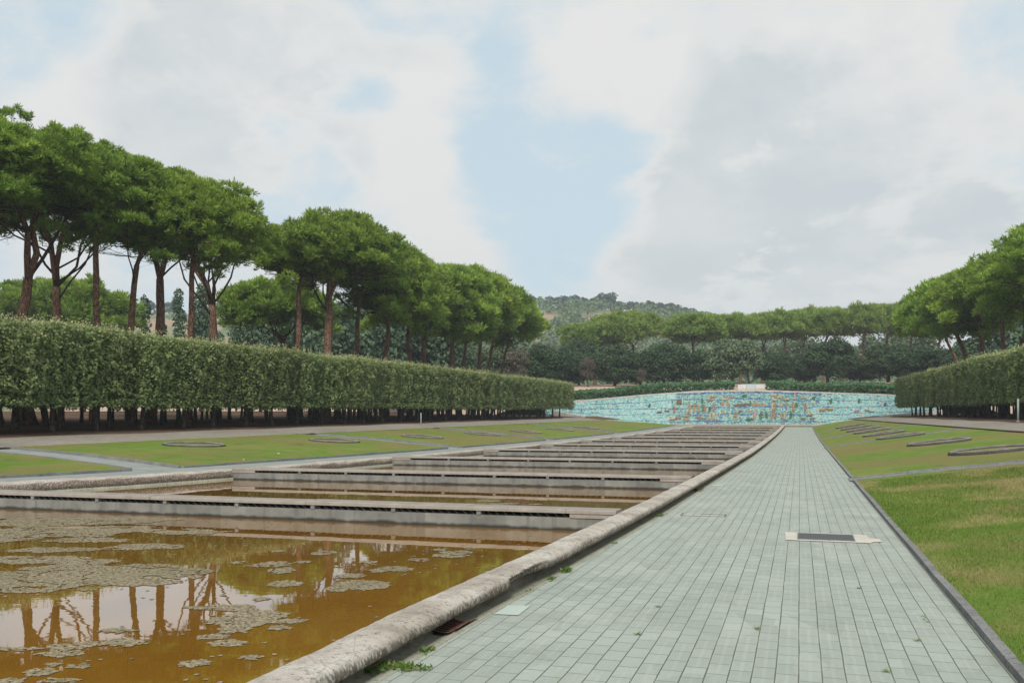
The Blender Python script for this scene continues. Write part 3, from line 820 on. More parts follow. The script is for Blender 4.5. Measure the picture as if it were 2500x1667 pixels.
# ------------------------------------------------------------------ weirs and water
WY = [13.45 + 8.3 * i for i in range(11)]
ORD = ['first', 'second', 'third', 'fourth', 'fifth', 'sixth', 'seventh', 'eighth', 'ninth', 'tenth', 'eleventh', 'twelfth', 'thirteenth', 'fourteenth',
       'fifteenth', 'sixteenth', 'seventeenth', 'eighteenth', 'nineteenth', 'twentieth', 'twenty-first', 'twenty-second', 'twenty-third', 'twenty-fourth',
       'twenty-fifth', 'twenty-sixth', 'twenty-seventh', 'twenty-eighth', 'twenty-ninth', 'thirtieth', 'thirty-first', 'thirty-second', 'thirty-third', 'thirty-fourth']
def weir_extent(y): return float(xl(y)) + 0.02, float(xpl(y)) - 0.45
def build_weirs():
    rng_ = random.Random(5)
    for i, y in enumerate(WY):
        x0, x1 = weir_extent(y)
        z = float(zp(y)); zw = z - 0.12         # water surface in front
        top = z + 0.20
        lab = 'concrete weir with slotted grille and granite cap, %s from the near end of the pools' % (ORD[i] if i < 10 else 'the last one')
        if i == 10: lab = 'concrete weir with slotted grille and granite cap, the farthest one below the mosaic'
        t = empty('weir', ((x0 + x1) / 2, y, zw), 0, lab, 'weir', 'weirs across the stepped pools')
        L = (x1 - x0) / 2
        b = MB(); b.box(-L, L, 0.03, 0.40, -0.25, 0.192)
        b.build('low_wall', M['weir'], t)
        b = MB()
        xs = -L
        # cap slabs butted along the weir
        while xs < L - 0.05:
            xe = min(L, xs + rng_.uniform(1.35, 1.75))
            if L - xe < 0.5: xe = L
            dz = rng_.uniform(-0.003, 0.004); dy = rng_.uniform(-0.006, 0.006)
            y0 = 0.0 + dy; y1 = 0.43 + dy; z0 = 0.262; z1 = 0.322 + dz; c = 0.014
            V = [(xs + 0.002, y0, z0), (xe - 0.002, y0, z0), (xe - 0.002, y1, z0), (xs + 0.002, y1, z0),
                 (xs + 0.002, y0, z1 - c), (xe - 0.002, y0, z1 - c), (xe - 0.002, y1, z1 - c), (xs + 0.002, y1, z1 - c),
                 (xs + 0.006, y0 + c, z1), (xe - 0.006, y0 + c, z1), (xe - 0.006, y1 - c, z1), (xs + 0.006, y1 - c, z1)]
            b.add(V, [(0, 3, 2, 1), (0, 1, 5, 4), (1, 2, 6, 5), (2, 3, 7, 6), (3, 0, 4, 7), (4, 5, 9, 8), (5, 6, 10, 9), (6, 7, 11, 10), (7, 4, 8, 11), (8, 9, 10, 11)])
            xs = xe
        b.build('cap', M['slab'], t)
        e = 0.72
        for s in (-1, 1):
            b = MB(); xa, xb = (-L, -L + e) if s < 0 else (L - e, L)
            b.box(xa, xb, 0.012, 0.41, 0.193, 0.261); b.build('end_block', M['slab'], t)
        b = MB(); b.box(-L + e, L - e, 0.25, 0.40, 0.193, 0.261); b.build('slot_shade', M['black'], t)  # black box paints the shade inside the slot
        n = max(3, int(round((2 * L - 2 * e) / 1.42)))
        step = (2 * L - 2 * e) / n
        for k in range(1, n):
            b = MB(); xx = -L + e + k * step
            b.box(xx - 0.035, xx + 0.035, 0.015, 0.24, 0.193, 0.261); b.build('spacer', M['weir'], t)
        b = MB()
        nb = int((2 * L - 2 * e) / 0.135)
        for k in range(nb):
            xx = -L + e + (k + 0.5) * (2 * L - 2 * e) / nb + rng_.uniform(-0.01, 0.01)
            tilt = rng_.uniform(0.04, 0.06)
            b.tube([(xx - tilt, 0.045, 0.262), (xx + tilt * 0.4, 0.06, 0.192)], [0.0075, 0.0075], 4, cap=False)
        b.build('grille', M['steel'], t)
    # the water, one sheet in each pool
    edges = [1.5] + WY + [104.0]
    for i in range(len(edges) - 1):
        y0 = edges[i] + (0.41 if i else 0); y1 = edges[i + 1] + 0.02
        z = float(zp(edges[i + 1] if i < len(edges) - 2 else edges[i])) - 0.12
        n = 10; P = np.zeros((n, 2, 3))
        for k in range(n):
            y = y0 + (y1 - y0) * k / (n - 1)
            P[k, 0] = (float(xl(y)) + 0.04, y, z); P[k, 1] = (float(xpl(y)) - 0.44, y, z)
        tag(grid_mesh('water', P, M['water']), kind='structure')
    # head of the stair
    b = MB(); b.box(float(xl(103)) - 2.4, XKERB, 103.2, 104.4, 0.2, float(zp(104)) + 0.16)
    tag(b.build('head_sill', M['copeL']), 'pale stone sill closing the pools in front of the mosaic wall', 'sill')

def build_algae():
    """scum drifting on the first pools: ragged mats of small cells"""
    mats = [  # (px, py, half width px, half height px) seen on the water
        (180, 1320, 250, 34), (60, 1345, 190, 24), (330, 1330, 120, 18), (90, 1285, 140, 9), (200, 1290, 110, 7), (330, 1255, 100, 7), (130, 1262, 110, 6),
        (120, 1222, 190, 12), (300, 1215, 160, 9), (60, 1200, 160, 10), (230, 1195, 180, 8), (420, 1222, 110, 6), (30, 1240, 90, 9), (160, 1240, 130, 6),
        (440, 1312, 55, 9), (640, 1310, 38, 8), (655, 1340, 40, 8), (600, 1296, 70, 10), (560, 1292, 40, 6), (745, 1270, 42, 6), (830, 1344, 66, 13), (775, 1352, 40, 9),
        (840, 1290, 34, 5), (910, 1305, 44, 7), (870, 1310, 24, 5), (800, 1322, 40, 5), (960, 1285, 30, 4), (1030, 1275, 44, 5), (1050, 1268, 38, 4), (1010, 1262, 26, 3), (1080, 1258, 18, 4),
        (560, 1420, 90, 26), (620, 1415, 75, 24), (520, 1445, 70, 12), (650, 1440, 40, 8), (480, 1460, 60, 9), (520, 1476, 42, 8), (270, 1447, 60, 7), (300, 1475, 60, 9), (170, 1482, 60, 10), (140, 1500, 55, 7),
        (40, 1490, 60, 5), (448, 1523, 28, 8), (180, 1530, 28, 5), (90, 1545, 40, 9), (130, 1562, 60, 8), (30, 1565, 40, 9), (580, 1508, 22, 5), (125, 1526, 18, 4),
        (540, 1395, 120, 10), (660, 1425, 50, 10), (640, 1265, 18, 3), (600, 1375, 30, 5), (700, 1290, 20, 3), (1160, 1157, 40, 2.5), (1120, 1150, 25, 2), (1230, 1158, 26, 2)]
    zw = -0.12; cell = 0.03
    H = EYE - zw
    acc = {}
    for (px, py, hwx, hhy) in mats:
        d = FPX * H / (py - 958)
        cx, cy = at(px, d)
        # semi-axes on the water
        sx = hwx * d / FPX; sy = hhy * d * d / (FPX * H)
        n = int(sx * 1.3 / cell) + 1; m_ = int(sy * 1.3 / cell) + 1
        for i in range(-n, n + 1):
            for j in range(-m_, m_ + 1):
                uu, vv = i * cell, j * cell
                x = cx + uu * CT - vv * ST; y = cy + uu * ST + vv * CT
                k = (round(x / cell), round(y / cell))
                e = 1 - ((uu / sx) ** 2 + (vv / sy) ** 2)
                if e > acc.get(k, -9): acc[k] = e
    ks = np.array(list(acc.keys()), float); ev = np.array(list(acc.values()))
    X = ks[:, 0] * cell; Y = ks[:, 1] * cell
    n1 = fbm(X * 1.3, Y * 1.3, 2, 4); n2 = fbm(X * 5, Y * 5, 7, 3)
    crack = np.abs(fbm(X * 1.7 + 9, Y * 2.6, 21, 3) - 0.5)
    keep = (ev + (n1 - 0.5) * 2.6 + (n2 - 0.5) * 1.3 > 0.22) & (crack > 0.012 + 0.02 * (n2 - 0.3))
    keep &= (X < xpl(Y) - 0.5) & (X > xl(Y) + 0.1) & ~((Y > 13.3) & (Y < 14.0)) & ~((Y > 21.6) & (Y < 22.4)) & (Y > 2)
    X = X[keep]; Y = Y[keep]
    # loose flecks between the mats
    rf = np.random.RandomState(14); fx_ = rf.uniform(-13, -2.8, 900); fy_ = 3 + 10.2 * rf.rand(900)
    okf = (fx_ < xpl(fy_) - 0.55) & (fbm(fx_ * 0.7, fy_ * 0.7, 31, 3) > 0.48)
    X = np.concatenate([X, fx_[okf]]); Y = np.concatenate([Y, fy_[okf]]); n = len(X)
    rg = np.random.RandomState(4)
    a0 = rg.rand(n) * 2 * PI
    V = np.zeros((n, 5, 3))
    for k in range(5):
        r = cell * (0.58 + 0.30 * rg.rand(n)); a = a0 + 2 * PI * k / 5
        V[:, k, 0] = X + r * np.cos(a); V[:, k, 1] = Y + r * np.sin(a); V[:, k, 2] = zw + 0.003 + 0.0035 * rg.rand(n)
    tag(link('floating_algae', np_mesh('floating_algae', V.reshape(-1, 3), 5, M['algae'])), 'grey beige mats of algae drifting on the brown water', 'algae', kind='stuff')

# ------------------------------------------------------------------ the walk: cover, patches, gutter grates, weeds
def build_walk_details():
    cx, cy = at(1896, 12.1)
    t = empty('drain_cover', (cx, cy, 0), 0, 'rectangular iron inspection cover set in a cream screed frame on the walk', 'drain cover')
    b = MB()
    w, h = 0.345, 0.31
    rg = random.Random(3)
    W = 0.50
    outer = []
    def edge(p, q, n, amp):
        for i in range(n):
            s = i / n
            outer.append((p[0] + (q[0] - p[0]) * s + rg.uniform(-amp, amp), p[1] + (q[1] - p[1]) * s + rg.uniform(-amp, amp)))
    edge((-W, -0.42), (W + 0.03, -0.42), 10, 0.010); edge((W + 0.03, -0.42), (W + 0.06, -0.30), 3, 0.012); edge((W + 0.06, -0.30), (W + 0.18, -0.26), 3, 0.014); edge((W + 0.18, -0.26), (W + 0.17, 0.05), 4, 0.016)
    edge((W + 0.17, 0.05), (W + 0.05, 0.10), 4, 0.014); edge((W + 0.05, 0.10), (W + 0.02, 0.42), 6, 0.012); edge((W + 0.02, 0.42), (-W - 0.02, 0.42), 10, 0.010); edge((-W - 0.02, 0.42), (-W, -0.42), 8, 0.010)
    b.add([(x, y, 0.008) for x, y in outer], [tuple(range(len(outer)))])
    b.build('screed_frame', M['screed'], t)
    b = MB(); b.box(-w, w, -h, h, 0.004, 0.014); b.build('lid', M['lid'], t)
    b = MB()
    for s in (-1, 1):
        b.box(s * (w + 0.006) - 0.006, s * (w + 0.006) + 0.006, -h - 0.012, h + 0.012, 0.006, 0.016)
        b.box(-w, w, s * (h + 0.006) - 0.006, s * (h + 0.006) + 0.006, 0.006, 0.016)
    b.build('rim', M['kerb'], t)
    # sunken cover whose pavers only show as a dark outline
    px, py = 1625, 1255 * 0.9408
    d = FPX * EYE / (py - 958); cx, cy = at(1617, d)
    b = MB()
    g = 0.011
    for x0, x1, y0, y1 in ((-0.36, 0.36, -0.30, -0.30 + 2 * g), (-0.36, -0.36 + 2 * g, -0.278, 0.12), (0.36 - 2 * g, 0.36, -0.278, 0.10), (-0.05, 0.36 - 2 * g - 0.002, 0.02, 0.02 + 2 * g)):
        b.box(x0, x1, y0, y1, -0.004, 0.004)
    o = b.build('cover_frame', M['iron']); o.location = (cx, cy, 0.0); o.rotation_euler = (0, 0, 0.02)
    tag(o, 'thin dark outline of a paved-over cover in the walk near the wall', 'cover frame')
    # pale replaced patch beside the near grate, and smaller ones farther on
    for (x, y, w, h, lab) in ((xpl(7.2) + 0.115, 7.2, 0.20, 0.40, 'pale green repair patch in the paving by the rusty grate'),
                              (xpl(21.5) + 0.17, 21.9, 0.26, 0.42, 'small whitish repair patch in the paving far along the gutter'),):
        b = MB(); x = float(x)
        b.add([(x - w / 2, y - h / 2, 0.006), (x + w / 2, y - h / 2 + 0.02, 0.006), (x + w / 2 - 0.01, y + h / 2, 0.006), (x - w / 2, y + h / 2 - 0.03, 0.006)], [(0, 1, 2, 3)])
        tag(b.build('paving_patch', M['pale']), lab, 'patch')
    for (yc, L, lab) in ((6.55, 0.44, 'rusty curved gutter grate nearest the camera'), (20.6, 0.42, 'rusty curved gutter grate farther along the wall')):
        t = empty('gutter_grate', (float(xpl(yc)) - 0.120, yc, 0.014), 0, lab, 'drain grate', 'iron grates in the gutter')
        b = MB()
        n = 8
        def gz(dx): return float(np.interp(dx, [-0.115, -0.06, 0.0, 0.05, 0.085], [-0.018, -0.034, -0.036, -0.022, 0.004])) + 0.012
        ang = math.atan((float(xpl(yc + 0.3)) - float(xpl(yc - 0.3))) / 0.6)
        for k in range(n):
            yy = -L / 2 + L * (k + 0.5) / n
            V = []; F = []
            for dx in (-0.11, -0.08, -0.05, -0.02, 0.01, 0.04, 0.065, 0.085):
                for oy in (-0.0105, 0.0105):
                    for dz in (0.0, -0.004): V.append((dx + (yy + oy) * math.tan(ang), yy + oy, gz(dx) + dz))
            for q in range(7):
                o = q * 4; F += [(o, o + 4, o + 6, o + 2), (o + 1, o + 3, o + 7, o + 5), (o, o + 1, o + 5, o + 4), (o + 2, o + 6, o + 7, o + 3)]
            b.add(V, F)
        b.build('bars', M['iron'], t)
        b = MB()
        for dx in (-0.112, 0.088):
            b.tube([(dx - L / 2 * math.tan(ang), -L / 2, gz(dx)), (dx + L / 2 * math.tan(ang), L / 2, gz(dx))], [0.006, 0.006], 6)
        b.build('frame', M['iron'], t)
        b = MB()
        V = []
        for yy in (-L / 2, L / 2):
            for dx in (-0.11, -0.06, 0.0, 0.05, 0.085): V.append((dx + yy * math.tan(ang), yy, gz(dx) - 0.011))
        b.add(V, [(k, k + 1, k + 6, k + 5) for k in range(4)]); b.build('sump_shade', M['black'], t)  # black sheet close under the bars paints the darkness of the pit

def weed(x, y, z, spread, n, hgt, seed, lab):
    rg = np.random.RandomState(seed)
    p = np.stack([x + rg.randn(n) * spread[0], y + rg.randn(n) * spread[1], np.full(n, z)], 1)
    d = np.stack([rg.randn(n) * 0.8, rg.randn(n) * 0.8, 0.35 + rg.rand(n)], 1); d /= np.linalg.norm(d, axis=1)[:, None]
    L = hgt * (0.4 + rg.rand(n)); s = np.cross(d, rg.randn(n, 3)); s /= np.linalg.norm(s, axis=1)[:, None]
    w = L * 0.16
    q = d.copy(); q[:, 2] *= 0.2
    V = np.stack([p, p + d * L[:, None] * 0.5 + s * w[:, None], p + d * L[:, None] * 0.75 + q * L[:, None] * 0.4, p + d * L[:, None] * 0.5 - s * w[:, None]], 1)
    tag(link('weed', np_mesh('weed', V.reshape(-1, 3), 4, M['weed'], rg.rand(n))), lab, 'weed', 'weeds along the gutter edge')
def build_weeds():
    y0 = 5.35
    weed(float(xpl(5.3)) - 0.02, 5.33, 0.0, (0.085, 0.035), 260, 0.042, 1, 'spreading green weed clump at the bottom edge between gutter and pavers')
    weed(float(xpl(5.2)) - 0.17, 5.28, -0.03, (0.05, 0.05), 16, 0.09, 2, 'tall leafy weed stem in the gutter next to the spreading clump')
    weed(float(xpl(5.75)) - 0.01, 5.75, 0.0, (0.015, 0.03), 40, 0.05, 3, 'tiny weed tuft on the gutter edge below the near grate')
    for k, (y, s, n, h, lab) in enumerate(((9.15, 0.05, 110, 0.055, 'bushy weed on the gutter edge beside the broken coping'), (8.65, 0.04, 60, 0.038, 'flat weed on the gutter edge just nearer than the bushy one'),
                                           (8.05, 0.06, 40, 0.028, 'thin line of weeds on the gutter edge above the pale patch'), (11.4, 0.06, 50, 0.034, 'low weed on the gutter edge past the bushy one'),
                                           (14.8, 0.07, 80, 0.05, 'small green weed on the gutter edge level with the first weir'), (20.0, 0.12, 50, 0.04, 'faint weed tuft on the gutter edge by the far grate'))):
        weed(float(xpl(y)) - 0.015, y, 0.0, (0.02, s), n, h, 10 + k, lab)
    # dry sprouts in the paver joints
    rg = random.Random(8)
    spots = [(1972, 1350, 'dry yellow sprout in a joint right of the walk centre'), (1460, 1455, 'yellow sprout in a joint at left centre of the walk'), (1740, 1489 * 0.97, 'small brown sprout in a joint below the iron cover'),
             (2105, 1470, 'flat dry sprout in a joint near the right kerb'), (2030, 1541, 'dry sprout in a joint at the bottom right'), (1505, 1392, 'small dry sprout near the walk middle'),
             (2150, 1420, 'thin line of sprouts in a joint along the right kerb')]
    for k, (px, py, lab) in enumerate(spots):
        d = FPX * EYE / (py - 958); x, y = at(px, d); x = round(x / 0.139) * 0.139 - 0.03
        rgn = np.random.RandomState(50 + k); n = 26
        p = np.stack([x + rgn.randn(n) * 0.008, y + rgn.randn(n) * (0.02 if k < 6 else 0.12), np.zeros(n)], 1)
        dd = np.stack([rgn.randn(n), rgn.randn(n), 0.15 + 0.3 * rgn.rand(n)], 1); dd /= np.linalg.norm(dd, axis=1)[:, None]
        L = 0.02 + 0.035 * rgn.rand(n); s = np.cross(dd, np.array([0, 0, 1.0])); s /= np.linalg.norm(s, axis=1)[:, None] + 1e-6
        V = np.stack([p + s * 0.003, p - s * 0.003, p + dd * L[:, None]], 1)
        tag(link('sprout', np_mesh('sprout', V.reshape(-1, 3), 3, M['weed'], 0.5 + 0.5 * rgn.rand(n))), lab, 'weed', 'sprouts in the paver joints')

# ------------------------------------------------------------------ planter rings on the lawns
def ring_proto():
    t = empty('planter_ring', (0, 0, 0))
    b = MB(); n = 44; prof = [(0.095, -0.12), (0.100, 0.03), (0.08, 0.075), (0.04, 0.098), (-0.02, 0.098), (-0.065, 0.075), (-0.085, 0.03), (-0.09, -0.12)]
    rg = random.Random(2)
    V = []; F = []
    for i in range(n):
        a = 2 * PI * i / n
        for (dr, z) in prof:
            r = 1.07 + dr + rg.uniform(-0.012, 0.012)
            V.append((r * math.cos(a), r * math.sin(a), z + rg.uniform(-0.010, 0.010)))
    m_ = len(prof)
    for i in range(n):
        j = (i + 1) % n
        for k in range(m_ - 1): F.append((i * m_ + k, j * m_ + k, j * m_ + k + 1, i * m_ + k + 1))
    b.add(V, F, 0, True); b.build('rim', M['ring'], t)
    b = MB(); b.add([(0.99 * math.cos(2 * PI * i / 32), 0.99 * math.sin(2 * PI * i / 32), 0.03) for i in range(32)], [tuple(range(32))])
    b.build('soil', M['lawn'], t)
    return t
def on_lawn(px, py, left):
    best = None
    for d in np.arange(12, 110, 0.05):
        x, y = at(px, d)
        a, b = (lawnL(y) if left else lawnR(y))
        z = float(zlawn(x, y, left)); e = abs(z + 0.05 - zat(py, d))
        if best is None or e < best[0]: best = (e, x, y, z)
    return best[1:]
def build_rings():
    proto = ring_proto(); first = True
    Ls = [(446, 1021), (768, 1012), (970, 1003), (1108, 996.5), (1208, 991.5), (1286, 986.5), (1346, 982)]
    Rs = [(2275, 1033), (2156, 1014.5), (2068, 1001), (2030, 995), (2003, 989), (1983, 985), (1966, 981), (1952, 977.5)]
    for left, pts in ((True, Ls), (False, Rs)):
        g = 'stone planter rings on the %s lawns' % ('left' if left else 'right')
        ylist = []
        for i, (px, py) in enumerate(pts):
            x, y, z = on_lawn(px, py, left)
            ylist.append((round(x, 1), round(y, 1)))
            e = 0.4
            sx = (float(zlawn(x + e, y, left)) - float(zlawn(x - e, y, left))) / (2 * e)
            sy = (float(zlawn(x, y + e, left)) - float(zlawn(x, y - e, left))) / (2 * e)
            lab = 'grey stone planter ring, %s from the %s on the %s lawns' % (ORD[i], 'left edge' if left else 'near end', 'left' if left else 'right')
            if first: r = proto; first = False
            else: r = dup(proto, (0, 0, 0))
            r.location = (x, y, z + 0.02); r.rotation_euler = Vector((-sx, -sy, 1)).to_track_quat('Z', 'Y').to_euler()
            tag(r, lab, 'planter ring', g)
        print('rings', ylist)
# ------------------------------------------------------------------ the mosaic exedra
def build_exedra():
    root = empty('mosaic_wall', (EXC[0], EXC[1] + EXR, 0), 0, 'long curved terraced wall covered in turquoise and blue mosaic below the trees', 'mosaic wall')
    inv = Vector(root.location)
    rg = random.Random(11)
    fr = [0.085, 0.30, 0.53, 0.765, 0.965]
    NS = 22
    def bound(k, a, sh):
        zb, zt = float(ex_zb(a)), float(ex_zt(a))
        return zb + (zt - zb) * (fr[k] + sh)
    for k in range(5):
        b = MB()
        r = EXR - 0.28 * (4 - k)
        cut = sorted([-1, 1] + [(-1 + 2 * (i + rg.uniform(0.2, 0.8)) / NS) for i in range(1, NS - 1)])
        for s in range(len(cut) - 1):
            a0, a1 = cut[s] * EXA, cut[s + 1] * EXA
            am = (a0 + a1) / 2
            sh = rg.uniform(-0.028, 0.028) if k < 4 else rg.uniform(-0.012, 0.012)
            n = max(2, int((a1 - a0) / R(1.6)) + 1)
            cen = abs(am + R(-2)) < R(15)
            main = 1 if cen else 0
            band = 0.07 + (0.10 if cen else 0) + rg.uniform(-0.02, 0.05)
            if k == 4: band = 0.03 + (0.22 if cen else 0)
            V = []; F = []; mi = []
            for i in range(n + 1):
                a = a0 + (a1 - a0) * i / n
                # terraces keep mostly level and step down between sections
                zt_ = 0.45 * bound(k, a, sh) + 0.55 * bound(k, am, sh)
                zl_ = float(ex_zb(a)) - 0.4 if k == 0 else min(bound(k - 1, a, 0) - 0.35, zt_ - 0.3)
                zbnd = max(zt_ - band, zl_ + 0.05)
                for (rr, z) in ((r - 0.05, zl_), (r, zbnd), (r, zt_), (r + 0.42, zt_), (r + 0.42, zl_)):
                    x, y = pol(rr, a); V.append((x - inv.x, y - inv.y, z))
            for i in range(n):
                o = i * 5; q = o + 5
                b.add([V[o], V[q], V[q + 1], V[o + 1]], [(0, 3, 2, 1)], main)
                b.add([V[o + 1], V[q + 1], V[q + 2], V[o + 2]], [(0, 3, 2, 1)], 2)
                b.add([V[o + 2], V[q + 2], V[q + 3], V[o + 3]], [(0, 3, 2, 1)], 2)
            b.add([V[j] for j in range(5)], [(0, 1, 2, 3, 4)], main)
            b.add([V[n * 5 + j] for j in range(5)], [(4, 3, 2, 1, 0)], main)
        b.build('mosaic_terrace', [M['mos'], M['mosmid'], M['mosblue']], root)
    b = MB()
    aa = np.linspace(-EXA, EXA, 120)
    prof = [(0.12, -0.6), (0.05, -0.28), (0.05, 0.05), (0.60, 0.07), (0.60, -0.6)]
    V = []
    for a in aa:
        zt = float(ex_zt(a))
        for dr, dz in prof:
            x, y = pol(EXR + dr, a); V.append((x - inv.x, y - inv.y, zt + dz))
    m_ = len(prof)
    F = [(i * m_ + k, i * m_ + k + 1, (i + 1) * m_ + k + 1, (i + 1) * m_ + k) for i in range(len(aa) - 1) for k in range(m_ - 1)]
    F = [f[::-1] for f in F]
    b.add(V, F); b.build('coping', M['sandwall'], root)
    # pieced figures standing slightly proud of the tesserae
    def surf(px, py):
        """angle, radius and height on the wall of what is seen at px,py"""
        best = None
        for a in np.radians(np.arange(-42, 42, 0.1)):
            x, y = pol(EXR - 0.6, a)
            d = -x * ST + y * CT
            q = 1176 + FPX * (x * CT + y * ST) / d
            e = abs(q - px)
            if best is None or e < best[0]: best = (e, a, zat(py, d), d)
        _, a, z, d = best
        zb, zt = float(ex_zb(a)), float(ex_zt(a))
        t = (z - zb) / (zt - zb)
        k = next((i for i in range(5) if t <= fr[i]), 4)
        return a, EXR - 0.28 * (4 - k), z, d
    def flat(b, pts, a, r, z, sc, th=0.07):
        """a convex outline in wall coordinates (u right, v up), extruded"""
        V = []
        for rr in (r - 0.055 - th, r + 0.02):
            for u, v in pts:
                aa_ = a + u * sc / r
                x, y = pol(rr, aa_); V.append((x - inv.x, y - inv.y, z + v * sc))
        n = len(pts)
        F = [tuple(range(n)), tuple(n + i for i in reversed(range(n)))] + [(i, n + i, n + (i + 1) % n, (i + 1) % n) for i in range(n)]
        b.add(V, F)
    def ell(cx, cy, rx, ry, n=10): return [(cx + rx * math.cos(2 * PI * i / n), cy + ry * math.sin(2 * PI * i / n)) for i in range(n)]
    def animal(px, py, wpx, m, flip=1, horns=False, tall=False):
        a, r, z, d = surf(px, py); sc = wpx * d / FPX
        b = MB(); f = flip
        if tall:
            flat(b, ell(0, 0.42, 0.20, 0.14), a, r, z - 0.5 * sc, sc)
            flat(b, [(0.08 * f, 0.45), (0.16 * f, 0.42), (0.42 * f, 0.92), (0.34 * f, 0.98)], a, r, z - 0.5 * sc, sc)
            flat(b, ell(0.46 * f, 0.95, 0.13, 0.06), a, r, z - 0.5 * sc, sc)
            for u in (-0.16, -0.10, 0.06, 0.14): flat(b, [(u - 0.022, 0.0), (u + 0.022, 0.0), (u + 0.03, 0.4), (u - 0.03, 0.4)], a, r, z - 0.5 * sc, sc)
        else:
            flat(b, ell(0, 0.0, 0.36, 0.125), a, r, z, sc)
            flat(b, ell(0.30 * f, 0.02, 0.13, 0.13), a, r, z, sc)
            flat(b, ell(0.44 * f, 0.04, 0.10, 0.07), a, r, z, sc)
            for u in (-0.30, -0.20, 0.18, 0.28): flat(b, [(u - 0.022, -0.27), (u + 0.022, -0.27), (u + 0.035, -0.03), (u - 0.035, -0.03)], a, r, z, sc)
            flat(b, [(-0.36 * f, 0.05), (-0.42 * f, -0.12), (-0.39 * f, -0.12), (-0.32 * f, 0.08)], a, r, z, sc)
            if horns:
                flat(b, [(0.44 * f, 0.09), (0.53 * f, 0.17), (0.51 * f, 0.19), (0.40 * f, 0.11)], a, r, z, sc)
                flat(b, [(0.40 * f, 0.10), (0.38 * f, 0.22), (0.36 * f, 0.21), (0.36 * f, 0.10)], a, r, z, sc)
        b.build('animal_figure', M[m], root)
    def human(px, py, hpx, m):
        a, r, z, d = surf(px, py); sc = hpx * d / FPX
        b = MB()
        flat(b, ell(0, 0.43, 0.062, 0.07), a, r, z, sc)
        flat(b, [(-0.12, 0.33), (0.12, 0.33), (0.10, 0.02), (-0.10, 0.02)], a, r, z, sc)
        flat(b, [(-0.11, 0.02), (0.11, 0.02), (0.14, -0.30), (-0.14, -0.30)], a, r, z, sc)
        for s in (-1, 1):
            flat(b, [(s * 0.12, 0.33), (s * 0.19, 0.10), (s * 0.15, 0.09), (s * 0.09, 0.28)], a, r, z, sc)
            flat(b, [(s * 0.03, -0.30), (s * 0.10, -0.30), (s * 0.09, -0.48), (s * 0.04, -0.48)], a, r, z, sc)
        b.build('human_figure', M[m], root)
    def block(px, py, wpx, hpx, m, nm='tree_figure'):
        a, r, z, d = surf(px, py); b = MB(); sc = d / FPX
        if nm == 'tree_figure':
            for (u, v, q) in ((0, 0.32, 0.22), (0.22, 0.12, 0.22), (-0.22, 0.05, 0.22), (0.2, -0.18, 0.2), (-0.18, -0.25, 0.2)): flat(b, ell(u * wpx, v * hpx, q * wpx, 0.10 * hpx, 8), a, r, z, sc)
            flat(b, [(-0.08 * wpx, -0.5 * hpx), (0.08 * wpx, -0.5 * hpx), (0.06 * wpx, 0), (-0.06 * wpx, 0)], a, r, z, sc)
        else:
            flat(b, [(-wpx / 2, -hpx / 2), (wpx / 2, -hpx / 2 + 1), (wpx / 2 - 1, hpx / 2), (-wpx / 2 + 1, hpx / 2)], a, r, z, sc)
        b.build(nm, M[m], root)
    S = 900 / 2352 * 0.9408
    def P(cx, cy): return 1380 * 0.9408 + cx * S, 920 * 0.9408 + cy * S
    for cx, cy, w, m, f, h in ((1115, 182, 100, 'darkfig', 1, True), (1240, 180, 105, 'ochre', -1, True), (1015, 235, 62, 'terra', 1, False), (1640, 208, 52, 'ochre', 1, True), (1690, 203, 45, 'ochre', -1, False),
                               (595, 223, 36, 'darkfig', 1, False), (650, 216, 34, 'darkfig', -1, False), (682, 270, 48, 'terra', 1, False), (768, 247, 48, 'ochre', 1, False), (776, 272, 46, 'ochre', -1, False), (722, 259, 40, 'terra', -1, False),
                               (938, 126, 46, 'terra', 1, False), (925, 145, 44, 'terra', -1, False), (1018, 140, 48, 'buff', 1, False), (1065, 130, 46, 'terra', -1, False), (1322, 114, 48, 'buff', 1, False), (1365, 127, 44, 'buff', -1, False),
                               (1330, 145, 44, 'buff', 1, False), (1412, 140, 42, 'buff', -1, False), (1510, 128, 44, 'buff', 1, False), (1565, 240, 40, 'terra', 1, False), (1522, 263, 36, 'terra', -1, False), (1580, 262, 38, 'terra', 1, False),
                               (1860, 213, 36, 'pinkfig', 1, False), (1930, 210, 34, 'ochre', -1, False), (1955, 222, 34, 'darkfig', 1, False), (880, 262, 40, 'terra', 1, False), (850, 256, 36, 'terra', -1, False)):
        px, py = P(cx, cy); animal(px, py, w * S, m, f, h)
    px, py = P(1085, 240); animal(px, py, 62 * S, 'ochre', 1, False, True)
    for cx, cy, h, m in ((695, 206, 52, 'terra'), (1000, 182, 48, 'ochre'), (1018, 184, 50, 'buff'), (1037, 182, 48, 'ochre'), (948, 192, 56, 'terra'), (925, 250, 48, 'buff'), (945, 252, 46, 'buff'), (958, 255, 42, 'buff'),
                         (1213, 238, 66, 'pinkfig'), (1318, 243, 50, 'ochre'), (1340, 242, 50, 'terra'), (1382, 248, 48, 'ochre'), (1402, 250, 46, 'buff'), (1322, 188, 56, 'buff'), (1336, 190, 52, 'ochre'), (1380, 184, 58, 'buff'), (1408, 185, 56, 'ochre'),
                         (1455, 192, 60, 'ochre'), (1470, 190, 58, 'greenfig'), (1458, 126, 54, 'buff'), (1532, 192, 52, 'terra'), (877, 198, 56, 'greenfig'), (893, 200, 52, 'terra'), (790, 205, 50, 'ochre'), (820, 206, 50, 'ochre'), (848, 205, 50, 'ochre')):
        px, py = P(cx, cy); human(px, py, h * S, m)
    px, py = P(728, 160); block(px, py, 13, 11, 'darkfig', 'bare_patch')
